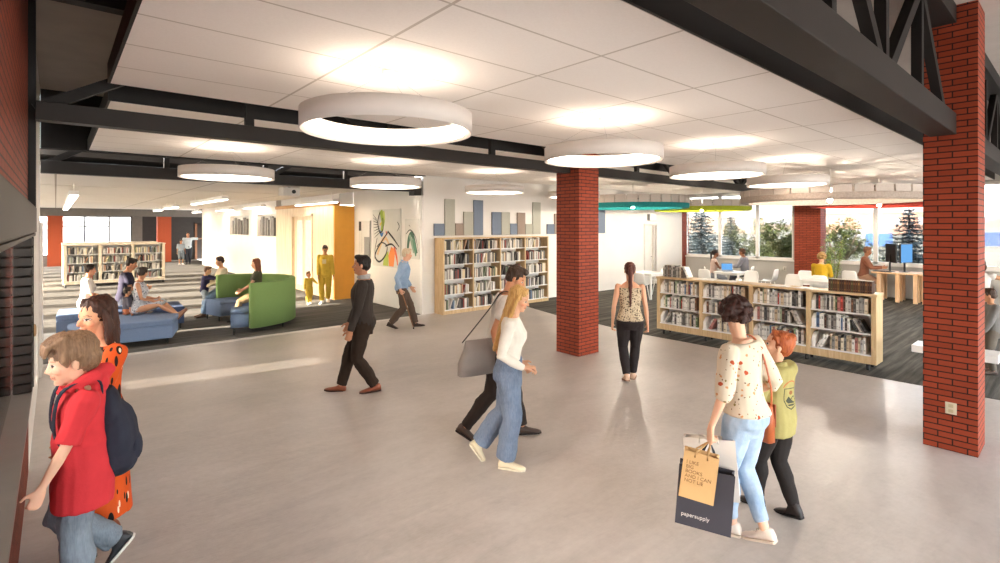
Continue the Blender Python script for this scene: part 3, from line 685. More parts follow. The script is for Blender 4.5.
arcband(MB(), 1.14, 1.27, math.radians(-89), math.radians(93), .1, 1.0).build('backrest', GREEN, sofa)
for i in range(3):
    a0 = A0 + (A1 - A0) * i / 3 + .008; a1 = A0 + (A1 - A0) * (i + 1) / 3 - .008
    arcband(MB(), .55, 1.135, a0, a1, .12, .40, 12).build('seat_base', BLUE, sofa)
    arcband(MB(), .54, 1.135, a0, a1, .402, .47, 12).build('seat_cushion', BLUE, sofa)
for i in range(5):
    a = A0 + .06 + (A1 - A0 - .12) * i / 4
    for r in (.62, 1.2): MB().lathe([(.016, 0), (.022, .12)], 10, (r * math.cos(a), r * math.sin(a), 0), caps=True).build('leg', BLACK, sofa)
def ottoman(lab, cx, cy, pts, mat, h=.45):
    p = thing('ottoman', lab, 'ottoman', (cx, cy, 0), 0, 'blue hall ottomans')
    def prism(z0, z1, s=1., ins=.02):
        b = MB(); b.loft([[(x * s * .985, y * s * .985, z0) for x, y in pts], [(x * s, y * s, z0 + .015) for x, y in pts], [(x * s, y * s, z1 - .02) for x, y in pts], [(x * s * .97, y * s * .97, z1) for x, y in pts]], 0, False); return b
    prism(.11, h - .10, .99).build('base', mat, p); prism(h - .098, h).build('cushion', mat, p)
    for x, y in pts: MB().lathe([(.016, 0), (.02, .112)], 10, (x * .88, y * .88, 0), caps=True).build('leg', BLACK, p)
ottoman('pale blue many-sided ottoman in front of the seated group', 1.0, 11.6, [(.62, -.62), (.82, .1), (.35, .62), (-.5, .6), (-.85, .0), (-.5, -.55)], BLUE)
ottoman('dark blue ottoman behind the pale blue one', 1.5, 13.0, [(.55, -.5), (.6, .5), (-.6, .55), (-.62, -.5)], BLUED, .46)
ottoman('blue ottoman under the woman in the cream top', .55, 13.2, [(.4, -.45), (.4, .5), (-.5, .55), (-.55, -.45)], BLUE, .46)

# ------------------------------------------------------------------ reading room furniture
PLA = M('#e9e6e1', .35, var=.02)
def shell_chair(lab, u, v, rz, group='white shell chairs in the reading room'):
    p = thing('shell_chair', lab, 'chair', (u, v, 0), rz, group)
    prof = [(-.21, .445), (-.1, .43), (.08, .435), (.18, .47), (.225, .56), (.25, .68), (.27, .80), (.272, .83)]       # along -y towards the back
    wd = [.19, .205, .21, .205, .2, .2, .175, .12]
    rings = []
    for (y, z), w in zip(prof, wd):
        r = []
        for k in range(9): 
            t = -1 + 2 * k / 8; r.append((t * w, -y - (.02 * t * t if z > .5 else 0) * -1, z + .025 * t * t * (1 if z < .5 else 0)))
        rings.append(r)
    m = MB(); m.loft(rings, 0, True, False, False); o = m.build('seat_shell', PLA, p)
    sd = o.modifiers.new('th', 'SOLIDIFY'); sd.thickness = .012
    for sx in (-1, 1):
        for sy in (-1, 1): MB().tube([(sx * .15, sy * .13, .43), (sx * .2, sy * .2, 0)], [.014, .011], 8).build('leg', PLA, p)
    return p
def cpos(px, ytop, z=.82): return at(px, ytop, z)
CH = [('white shell chair at the left end of the reading tables, behind the first bay', 708, 269, -.9), ('white shell chair seen from behind, right of the laptop table', 749, 271.5, 2.4), ('white shell chair seen sideways below the wall outlet', 768, 269, .7), ('white shell chair just left of the window column', 789, 275, 2.2), ('wide white shell chair in front of the window column', 804.5, 271.5, 2.5), ('white shell chair left of the woman at the desk', 852, 270.5, -.9)]
for lab, px, y, rz in CH:
    u, v = cpos(px, y); shell_chair(lab, u, v, rz - .7)
def table(lab, u, v, w, d, h, mat, name='table', group=None, rz=0.):
    p = thing(name, lab, 'table', (u, v, 0), rz, group)
    MB().box(-w / 2, w / 2, -d / 2, d / 2, h - .035, h, bev=.006).build('tabletop', mat, p)
    for sx in (-1, 1):
        for sy in (-1, 1): MB().box(sx * (w / 2 - .05) - .025, sx * (w / 2 - .05) + .025, sy * (d / 2 - .05) - .025, sy * (d / 2 - .05) + .025, 0, h - .035, bev=.004).build('leg', mat, p)
    MB().box(-w / 2 + .05, w / 2 - .05, -d / 2 + .04, d / 2 - .04, h - .085, h - .036).build('apron', mat, p)
    return p
table('white square table near the white back wall', 13.45, 8.75, .85, .85, .76, PLA, group='white reading tables')
shell_chair('white shell chair at the near side of the square white table', 12.75, 8.5, -1.3); shell_chair('white shell chair at the far side of the square white table', 14.25, 8.75, 1.5)
lt = at(732, 271.5, .74); table('white table between the two people with the laptop', lt[0], lt[1], .8, .8, .74, PLA, group='white reading tables')
lp = thing('laptop', 'open laptop with a blue screen on the white reading table', 'laptop', (lt[0] - .05, lt[1] + .1, .742), math.radians(-53))
MB().box(-.17, .17, -.12, .12, 0, .016, bev=.004).build('keyboard_base', M('#8d9096', .4, .6), lp)
T = Matrix.Translation((0, .12, .016)) @ Matrix.Rotation(math.radians(-15), 4, 'X')
MB().box(-.17, .17, -.006, .006, .0, .23, T=T, bev=.003).build('lid', M('#8d9096', .4, .6), lp)
MB().box(-.155, .155, -.0075, -.0062, .015, .215, T=T).build('screen', emit('#6aa6e0', .2), lp)
ct = at(815, 283, .74); table('white table in front of the curly-haired person', 15.1, 4.6, .8, .8, .74, PLA, group='white reading tables')
wo = thing('wall_outlet', 'pale outlet plate on the grey wall under the windows', 'outlet', (18.996, 6.9, .68))
MB().box(-.012, 0, -.05, .05, -.07, .07, bev=.003).build('plate', M('#d4cec4', .5), wo); MB().box(-.014, -.012, -.02, .02, -.045, .045).build('socket', M('#a8a298', .5), wo)
# desk with clustered square posts
dk = thing('computer_desk', 'pine desk on clusters of square posts by the right window', 'desk', (18.2, 0, 0))
MB().box(-.4, .45, 1.9, 4.15, .79, .84, bev=.006).build('desktop', PINE, dk)
for v in (2.1, 2.95, 3.15, 3.55, 3.98):
    for u in (-.32, .02, .36): MB().box(u - .045, u + .045, v - .045, v + .045, 0, .79, bev=.004).build('leg', PINE, dk)
for i, (lab, u, v, rz, on) in enumerate((('black monitor on the pine desk turned away, dark back showing', 18.12, 3.74, math.radians(215), 0), ('monitor with a blue screen on the pine desk', 18.2, 3.42, math.radians(165), 1))):
    p = thing('monitor', lab, 'monitor', (u, v, .842), rz + PI, 'monitors on the pine desk')
    MB().box(-.3, .3, -.02, .02, .26, .80, bev=.006).build('case', BLACK, p)
    MB().box(-.285, .285, -.0225, -.0205, .275, .785).build('screen', emit('#6aa6e0', .2) if on else BLACK, p)
    m = MB(); m.box(-.03, .03, .021, .045, .012, .5); m.build('stand', BLACK, p); MB().box(-.12, .12, -.05, .12, 0, .012, bev=.003).build('base', BLACK, p)
for i, (u, v, lab) in enumerate(((17.9, 3.9, 'black keyboard at the left end of the pine desk'), (17.9, 2.75, 'black keyboard at the right end of the pine desk'))):
    o = MB().box(-.08, .08, -.22, .22, 0, .022, bev=.005); q = MB(); q = o
    kk = thing('keyboard', lab, 'keyboard', (u, v, .842), 0, 'keyboards on the pine desk'); q.build('case', BLACK, kk)
    m = MB()
    for r in range(5):
        for c in range(14): m.box(-.062 + r * .026, -.041 + r * .026, -.2 + c * .029, -.176 + c * .029, .022, .027)
    m.build('keys', M('#2c2c2e', .5), kk)
# white bench by the right column
bn = thing('bench', 'white bench partly hidden behind the right brick column', 'bench', (9.25, 1.2, 0))
MB().box(-.2, .2, -.44, .44, .39, .49, bev=.008).build('bench_top', PLA, bn)
MB().box(-.12, .12, -.16, .16, 0, .39, bev=.004).build('pedestal', PLA, bn)
# plant
def leaf(m, p, d, L, W, mi=0, droop=.3):
    d = Vector(d).normalized(); s = d.cross(Vector((0, 0, 1)));  s = s.normalized() if s.length > 1e-3 else Vector((1, 0, 0))
    q = Vector(p) + d * L * .5 + Vector((0, 0, .03 * L)); e = Vector(p) + d * L - Vector((0, 0, L * droop))
    m.add([p, q - s * W / 2, e, q + s * W / 2], [(0, 1, 2, 3)], mi)
pl = thing('potted_plant', 'tall bushy indoor plant beside the window column', 'plant', (17.35, 4.95, 0))
MB().lathe([(.14, 0), (.19, .36), (.17, .36), (.16, .3), (.001, .3)], 24).build('pot', M('#cfc9c0', .6), pl)
st, lf = MB(), MB(); R = random.Random(3)
for i in range(9):
    a = R.uniform(0, 6.28); t = R.uniform(.1, .38); H = R.uniform(1.3, 2.1)
    pts = [Vector((.06 * math.cos(a) + t * math.cos(a) * (k / 5) ** 1.5, .06 * math.sin(a) + t * math.sin(a) * (k / 5) ** 1.5, .3 + (H - .3) * k / 5)) for k in range(6)]
    st.tube(pts, [.012, .011, .01, .008, .006, .003], 6)
    for k in range(70):
        f = R.uniform(.25, 1) * 4.99; j = int(f); p = pts[j].lerp(pts[j + 1], f - j); b = R.uniform(0, 6.28)
        leaf(lf, p, (math.cos(b), math.sin(b), R.uniform(-.2, .7)), R.uniform(.1, .2), R.uniform(.02, .045), R.randint(0, 1))
st.build('stems', M('#7a7a45', .7), pl); lf.build('foliage', [M('#77913f', .6, var=.15), M('#93aa58', .6, var=.15)], pl, weld=False)

# ------------------------------------------------------------------ outside 
struct(MB().box(UW + .3, 400, -250, 300, -.4, -.3).build('ground', M('#6e6b5e', .95, var=.15, scale=.2)))
struct(MB().box(-300, -7.2, -200, 300, -.4, -.3).build('ground_west', M('#a8a596', .95, var=.15, scale=.2)))
struct(MB().box(-60, 60, 38.5, 200, -.4, -.3).build('ground_north', M('#bdbab4', .95, var=.1, scale=.2)))
def conifer(lab, u, v, H, Rb, seed, cols=('#27343a', '#3a4b50', '#5a6b70')):
    R = random.Random(seed); p = thing('fir_tree', lab, 'tree', (u, v, -.3), 0, 'trees outside the windows')
    MB().tube([(0, 0, 0), (0, 0, H * .5), (0, 0, H)], [.1, .06, .015], 10).build('trunk', M('#2c2420', .9), p)
    b = MB(); n = 0; z = .25
    while z < H * .97:
        r = Rb * (1 - z / H) ** .85 + .06; k = max(5, int(9 * r / Rb + 3))
        for i in range(k):
            a = 2 * PI * i / k + R.uniform(-.4, .4); rr = r * R.uniform(.7, 1.1)
            for s in range(int(rr / .045) + 2):
                f = (s + R.random()) / (rr / .045 + 2); q = Vector((math.cos(a) * rr * f, math.sin(a) * rr * f, z - .22 * rr * f + .18 * rr * f * f + R.uniform(-.05, .05)))
                for _ in range(4):
                    dd = Vector((math.cos(a + R.uniform(-1.2, 1.2)), math.sin(a + R.uniform(-1.2, 1.2)), R.uniform(-.5, .5)))
                    leaf(b, q, dd, R.uniform(.1, .2), R.uniform(.03, .06), R.randint(0, 2), .15)
        z += .17
    b.build('needles', [M(c, .8, var=.1) for c in cols], p, weld=False)
def bushy(lab, u, v, H, W, seed, cols=('#36421d', '#4a5526', '#626836')):
    R = random.Random(seed); p = thing('broadleaf_tree', lab, 'tree', (u, v, -.3), 0, 'trees outside the windows')
    t = MB(); b = MB()
    for i in range(7):
        a = i * .9 + R.random(); tip = Vector((math.cos(a) * W * .33 * R.uniform(.4, 1), math.sin(a) * W * .33, H * R.uniform(.5, .85)))
        t.tube([(0, 0, 0), (tip.x * .3, tip.y * .3, H * .25), tip], [.07, .05, .015], 8)
    t.build('trunk', M('#5d4c3c', .9), p)
    cl = [Vector((R.gauss(0, W * .22), R.gauss(0, W * .22), R.uniform(.25, .85) * H)) for _ in range(26)]
    for c in cl:
        rr = W * .17 * R.uniform(.7, 1.2) * (1.15 - .5 * c.z / H)
        for _ in range(210):
            d = Vector((R.gauss(0, 1), R.gauss(0, 1), R.gauss(0, 1))).normalized(); q = c + d * rr * R.uniform(.55, 1)
            if q.z < .05: continue
            leaf(b, q, (d.x + R.uniform(-.6, .6), d.y + R.uniform(-.6, .6), d.z * .4), R.uniform(.1, .19), R.uniform(.06, .1), R.randint(0, 2), .25)
    b.build('foliage', [M(c, .75, var=.12) for c in cols], p, weld=False)
def ray(px, d):
    r = (px - 500) / 512 * d; return (r * SA + d * CA, -r * CA + d * SA)
conifer('blue-grey fir outside the leftmost reading window', *ray(701, 27), 3.75, 1.55, 1)
conifer('smaller blue-grey fir behind the broadleaf tree, left windows', *ray(731, 33), 3.2, 1.1, 2)
bushy('broad green tree filling the second and third left windows', *ray(764, 28), 3.1, 2.9, 4)
bushy('broad green tree just left of the brick window column', *ray(789, 22.6), 2.45, 1.7, 7)
bushy('broad green tree outside the right window beside the plant', *ray(842, 28), 3.0, 3.0, 5)
conifer('dark blue fir outside behind the computer monitors', *ray(909, 22), 3.25, 1.45, 3, ('#1f2c33', '#314248', '#4d5e64'))
# low hills, pale buildings and a blue container yard far off
def hills(name, d, h, seed, mat):
    R = random.Random(seed); b = MB(); n = 90; rings = []
    for i in range(n + 1):
        px = 560 + i * 8; z = h * (.35 + .65 * noise.noise((i * .09 + seed, seed, 0)) ** 2 * 1.6 + .3 * noise.noise((i * .31, seed * 2., 1)))
        z = max(h * .12, z); z += h * .9 * math.exp(-((px - 1010) / 42.) ** 2)
        x, y = ray(px, d); x2, y2 = ray(px, d * 1.25); x3, y3 = ray(px, d * 1.1)
        rings.append([(x, y, -.4), (x3, y3, z * .7), (x2, y2, z)])
    b.loft(rings, 0, True, False, False); return struct(b.build(name, mat))
hills('hills', 300, 6.5, 3, M('#86705f', .95, var=.12, scale=.02)); hills('hills_far', 420, 9.5, 9, M('#807c84', .95, var=.08, scale=.02))
R = random.Random(11)
for i, (px, d, w, h, c, nm, lab) in enumerate(((860, 150, 22, 6.2, '#97796a', 'warehouse', 'long pale pink warehouse far off through the right window'), (895, 165, 16, 6.8, '#8d6f5f', 'warehouse', 'tan warehouse far off left of the dark fir'), (815, 170, 14, 6, '#958a7f', 'warehouse', 'cream warehouse far off just behind the window column'), (720, 170, 26, 5.2, '#8d7d70', 'warehouse', 'low beige warehouse far off through the left windows'))):
    x, y = ray(px, d); p = thing(nm, lab, 'building', (x, y, -.31), ANG - PI / 2 - math.atan((px - 500) / 512) , 'distant warehouses')
    MB().box(-w / 2, w / 2, 0, 9, 0, h).build('walls', M(c, .9, var=.05), p)
    b = MB(); b.add([(-w / 2 - .3, -.3, h), (w / 2 + .3, -.3, h), (w / 2 + .3, 9.3, h), (-w / 2 - .3, 9.3, h), (-w / 2 - .3, 4.5, h + 1.2), (w / 2 + .3, 4.5, h + 1.2)], [(0, 1, 5, 4), (2, 3, 4, 5), (1, 2, 5), (3, 0, 4), (3, 2, 1, 0)]); b.build('roof', M('#a39a94', .8), p)
    for k in range(5): MB().box(-w / 2 + w * (k + .5) / 5 - .6, -w / 2 + w * (k + .5) / 5 + .6, -.05, -.001, h * .45, h * .75).build('window', M('#7b828b', .3), p)
for i, (px, d, w, h, c, lab) in enumerate(((879, 60, 2.6, 1.6, '#2c5288', 'blue shipping container outside, seen left of the monitors'), (852, 85, 4, 1.9, '#888c92', 'white shipping container outside behind the right window mullion'), (997, 60, 5, 1.7, '#1d3a66', 'blue shipping container outside beyond the right brick column'))):
    x, y = ray(px, d); p = thing('shipping_container', lab, 'container', (x, y, -.31), ANG - PI / 2 - math.atan((px - 500) / 512), 'containers in the yard outside')
    MB().box(-w / 2, w / 2, 0, 2.2, .1, h).build('body', M(c, .6), p)
    b = MB()
    for k in range(int(w / .35)): b.box(-w / 2 + .1 + k * .35, -w / 2 + .24 + k * .35, -.04, -.001, .2, h - .1)
    b.build('side_ribs', M(c, .6), p); MB().box(-w / 2 - .03, w / 2 + .03, -.03, 2.23, 0, .1).build('base_frame', M('#5a5f66', .6), p)
# pale block of flats beyond the end windows of the hall
p = thing('apartment_block', 'white block of flats outside the end windows of the hall', 'building', (1, 62, -.31))
MB().box(-22, 22, 0, 10, 0, 9.5).build('walls', M('#b5b3af', .9), p)
for k in range(10):
    for z in (1.2, 3.9): MB().box(-20.5 + k * 4.2, -18.4 + k * 4.2, -.04, -.001, z, z + 1.0).build('window', M('#8d8c94', .3), p)
for z in (2.9, 5.8): MB().box(-22, 22, -.5, -.001, z, z + .25).build('balcony_slab', M('#c9c7c3', .8), p)
# ------------------------------------------------------------------ light
w = bpy.data.worlds.new('sky'); SC.world = w; w.use_nodes = True
nt = w.node_tree; nt.nodes.clear()
tex = nt.nodes.new('ShaderNodeTexSky'); tex.sky_type = 'NISHITA'; tex.sun_disc = False; tex.sun_elevation = math.radians(24); tex.sun_rotation = math.radians(270); tex.air_density = 1.; tex.dust_density = 2.5; tex.ozone_density = 1.
bg = nt.nodes.new('ShaderNodeBackground'); bg.inputs['Strength'].default_value = .95
mx = nt.nodes.new('ShaderNodeMix'); mx.data_type = 'RGBA'; mx.inputs['Factor'].default_value = .6; mx.inputs['B'].default_value = (3.2, 3.12, 3.0, 1)
nt.links.new(tex.outputs[0], mx.inputs['A']); nt.links.new(mx.outputs['Result'], bg.inputs['Color'])
wo_ = nt.nodes.new('ShaderNodeOutputWorld'); nt.links.new(bg.outputs[0], wo_.inputs['Surface'])
sl = bpy.data.lights.new('sun', 'SUN'); sl.energy = 8.; sl.angle = math.radians(.7); sl.color = (1., .90, .76)
so = bpy.data.objects.new('sun', sl); COL.objects.link(so)
so.rotation_euler = Vector((1., -.16, -.225)).to_track_quat('-Z', 'Y').to_euler()
SC.view_settings.view_transform = 'Standard'; SC.view_settings.look = 'None'; SC.view_settings.gamma = 1; SC.view_settings.use_curve_mapping = False
SC.view_settings.exposure = 2.6
SC.cycles.max_bounces = 8; SC.cycles.diffuse_bounces = 5; SC.cycles.glossy_bounces = 3; SC.cycles.transparent_max_bounces = 8; SC.cycles.sample_clamp_indirect = 6.
SC.cycles.use_denoising = True
# ------------------------------------------------------------------ people
DG = bpy.context.evaluated_depsgraph_get
def skin_mat():
    def f(t):
        a = t.n('ShaderNodeAttribute'); a.attribute_name = 'Col'
        b = t.bsdf(a.outputs['Color'], .5, spec=.35)
        b.inputs['Subsurface Weight'].default_value = .12; b.inputs['Subsurface Radius'].default_value = (.02, .008, .005); b.inputs['Subsurface Scale'].default_value = .5
    return custom('skin', f)
def cloth(col, var=.07, rough=.85, weave=220):
    def f(t):
        v = t.coord(); n = t.noise(v, 7, 4, .6); w = t.noise(v, weave, 2); c = srgb(col)
        a = tuple(x * (1 - var) for x in c[:3]) + (1,); b = tuple(min(1, x * (1 + var)) for x in c[:3]) + (1,)
        t.bsdf(t.ramp(n, [(.3, a), (.7, b)]), rough, bump=t.math('ADD', t.math('MULTIPLY', n, 2.), t.math('MULTIPLY', w, .25)), bstr=.3, bdist=.012, spec=.2)
    return custom('cloth_%s_%s' % (col, var), f)
def denim(col, light):
    def f(t):
        v = t.coord(); n = t.noise(v, 5, 4, .6); w = t.noise(t.coord('Object', (1, 1, .12)), 160, 2)
        c = t.ramp(n, [(.3, col), (.62, light)]); c = t.mix(t.math('MULTIPLY', w, .18), c, '#e8ecf0')
        t.bsdf(c, .85, bump=n, bstr=.4, bdist=.015, spec=.2)
    return custom('denim' + col, f)
def blobs(base, spots, scale=16., thr=.32, nm='print'):
    """fabric with scattered blossoms: each colour its own layer of round patches"""
    def f(t):
        c = srgb(base); v = t.coord(); n = t.noise(v, 8, 3); cur = t.mix(n, tuple(x * .93 for x in c[:3]) + (1,), c)
        for i, (col, sc, th) in enumerate(spots):
            vo = t.n('ShaderNodeTexVoronoi'); vo.inputs['Scale'].default_value = sc
            mp = t.n('ShaderNodeMapping'); mp.inputs['Location'].default_value = (i * 3.1, i * 1.7, i * 5.3); t.l(t.coord(), mp.inputs['Vector'])
            d = t.n('ShaderNodeVectorMath', operation='ADD'); nn = t.n('ShaderNodeTexNoise'); nn.inputs['Scale'].default_value = 40; t.l(mp.outputs[0], nn.inputs['Vector'])
            sc2 = t.n('ShaderNodeVectorMath', operation='SCALE'); sc2.inputs['Scale'].default_value = .02; t.l(nn.outputs['Color'], sc2.inputs[0]); t.l(mp.outputs[0], d.inputs[0]); t.l(sc2.outputs[0], d.inputs[1])
            t.l(d.outputs[0], vo.inputs['Vector'])
            m = t.math('LESS_THAN', vo.outputs['Distance'], th); cur = t.mix(m, cur, col)
        t.bsdf(cur, .85, bump=n, bstr=.25, bdist=.012, spec=.2)
    return custom(nm, f)
def slashes(base, cols, nm):
    """dress fabric with short brush strokes"""
    def f(t):
        cur = srgb(base); cur = t.mix(t.noise(t.coord(), 6, 3), base, tuple(x * .85 for x in srgb(base)[:3]) + (1,))
        for i, (col, sc, th, rot) in enumerate(cols):
            v = t.coord('Object', (sc, sc, sc * .28), (rot, rot * .6, i * 1.3)); vo = t.n('ShaderNodeTexVoronoi'); vo.inputs['Scale'].default_value = 1.
            t.l(v, vo.inputs['Vector']); cur = t.mix(t.math('LESS_THAN', vo.outputs['Distance'], th), cur, col)
        t.bsdf(cur, .8, bump=t.noise(t.coord(), 9, 3), bstr=.3, bdist=.012, spec=.2)
    return custom(nm, f)
def hair_mat(c1, c2):
    def f(t):
        n = t.noise(t.coord('Object', (60, 60, 5)), 1.6, 4, .6); t.bsdf(t.ramp(n, [(.3, c1), (.7, c2)]), .5, bump=n, bstr=.5, bdist=.012, spec=.3)
    return custom('hair' + c1, f)

def ring_pts(c, R, a, b, n=14, pw=2.):
    out = []
    for j in range(n):
        t = 2 * PI * j / n; x, y = math.cos(t), math.sin(t)
        if pw != 2: x, y = math.copysign(abs(x) ** (2 / pw), x), math.copysign(abs(y) ** (2 / pw), y)
        out.append(Vector(c) + R @ Vector((x * a, y * b, 0)))
    return out
def limb(mb, pts, rad, side=Vector((1, 0, 0)), seg=12, round_ends=(True, True)):
    """tapering tube through pts; rad: radius or (across, deep)"""
    P = [Vector(p) for p in pts]; rr = [(r, r) if not isinstance(r, tuple) else r for r in rad]; rings = []
    n = len(P)
    for i in range(n):
        t = (P[min(i + 1, n - 1)] - P[max(i - 1, 0)]).normalized(); s = side - t * side.dot(t)
        s = s.normalized() if s.length > 1e-4 else t.orthogonal().normalized(); d = t.cross(s)
        R = Matrix((s, d, t)).transposed()
        if i == 0 and round_ends[0]:
            for f, k in ((.85, .5), (.5, .86)): rings.append(ring_pts(P[0] - t * rr[0][0] * f, R, rr[0][0] * (1 - f * f) ** .5, rr[0][1] * (1 - f * f) ** .5, seg))
        rings.append(ring_pts(P[i], R, rr[i][0], rr[i][1], seg))
        if i == n - 1 and round_ends[1]:
            for f in (.5, .85): rings.append(ring_pts(P[-1] + t * rr[-1][0] * f, R, rr[-1][0] * (1 - f * f) ** .5, rr[-1][1] * (1 - f * f) ** .5, seg))
    mb.loft(rings, 0, True)
def ball(mb, c, r, R=None, seg=14):
    R = R or Matrix.Identity(3); c = Vector(c); n = 8; rings = []
    for i in range(1, n): 
        ph = PI * i / n; rings.append([c + R @ Vector((r[0] * math.sin(ph) * math.cos(2 * PI * j / seg), r[1] * math.sin(ph) * math.sin(2 * PI * j / seg), -r[2] * math.cos(ph))) for j in range(seg)])
    mb.loft(rings, 0, True)
def ik(a, t, l1, l2, pole):
    d = t - a; L = min(d.length, (l1 + l2) * .998); dn = d.normalized(); x = (l1 * l1 - l2 * l2 + L * L) / (2 * L); y = math.sqrt(max(l1 * l1 - x * x, 0))
    p = pole - dn * pole.dot(dn); p = p.normalized() if p.length > 1e-4 else dn.orthogonal()
    return a + dn * x + p * y, a + dn * L
def fuse(mb, vox, smooth=2, fold=0., fscale=9., name='body', mats=None, parent=None, fdir=(1, 1, .35)):
    """union of all closed pieces as one continuous surface"""
    me = bpy.data.meshes.new('tmp'); me.from_pydata([tuple(v) for v in mb.v], [], mb.f)
    bm = bmesh.new(); bm.from_mesh(me); bmesh.ops.recalc_face_normals(bm, faces=bm.faces[:]); bm.to_mesh(me); bm.free()
    o = bpy.data.objects.new('tmp', me); COL.objects.link(o)
    m = o.modifiers.new('r', 'REMESH'); m.mode = 'VOXEL'; m.voxel_size = vox; m.use_smooth_shade = True
    if smooth: s = o.modifiers.new('s', 'SMOOTH'); s.factor = .5; s.iterations = smooth
    dg = DG(); dg.update(); res = bpy.data.meshes.new_from_object(o.evaluated_get(dg))
    bpy.data.objects.remove(o); bpy.data.meshes.remove(me)
    if fold:
        n = len(res.vertices); co = np.empty(n * 3, 'f'); no = np.empty(n * 3, 'f'); res.vertices.foreach_get('co', co); res.vertices.foreach_get('normal', no)
        co = co.reshape(-1, 3); no = no.reshape(-1, 3)
        q = co * np.array(fdir) * fscale; d = np.array([noise.noise(Vector(p)) + .5 * noise.noise(Vector(p) * 2.1) for p in q])
        co = co + no * (d[:, None] * fold); res.vertices.foreach_set('co', co.astype('f').ravel()); res.update()
    res.name = name; res.polygons.foreach_set('use_smooth', [True] * len(res.polygons))
    res.materials.clear()
    for x in mats or []: res.materials.append(x)
    r = bpy.data.objects.new(name, res); COL.objects.link(r)
    if parent is not None: r.parent = parent
    return r

SEC = {'m': [(.455, .062, .056, 0), (.49, .09, .066, -.006), (.53, .094, .069, -.008), (.575, .086, .062, 0), (.615, .082, .059, .002), (.66, .086, .062, .004), (.71, .095, .068, .004), (.755, .1, .068, 0), (.79, .098, .056, -.006), (.815, .076, .043, -.01), (.838, .044, .038, -.008)],
       'f': [(.455, .062, .058, 0), (.49, .096, .07, -.008), (.53, .097, .07, -.01), (.575, .082, .058, -.002), (.615, .07, .052, .002), (.66, .073, .056, .004), (.71, .083, .068, .012), (.745, .086, .066, .010), (.79, .086, .05, -.006), (.815, .066, .039, -.01), (.838, .037, .034, -.008)],
       'c': [(.45, .062, .055, 0), (.49, .085, .064, -.004), (.53, .087, .066, -.004), (.575, .08, .062, 0), (.615, .078, .06, .002), (.66, .08, .061, .004), (.71, .085, .063, .004), (.75, .087, .06, 0), (.775, .085, .052, -.006), (.797, .064, .042, -.01), (.815, .038, .034, -.008)]}
SHX = {'m': .112, 'f': .097, 'c': .096}
RACE = {}
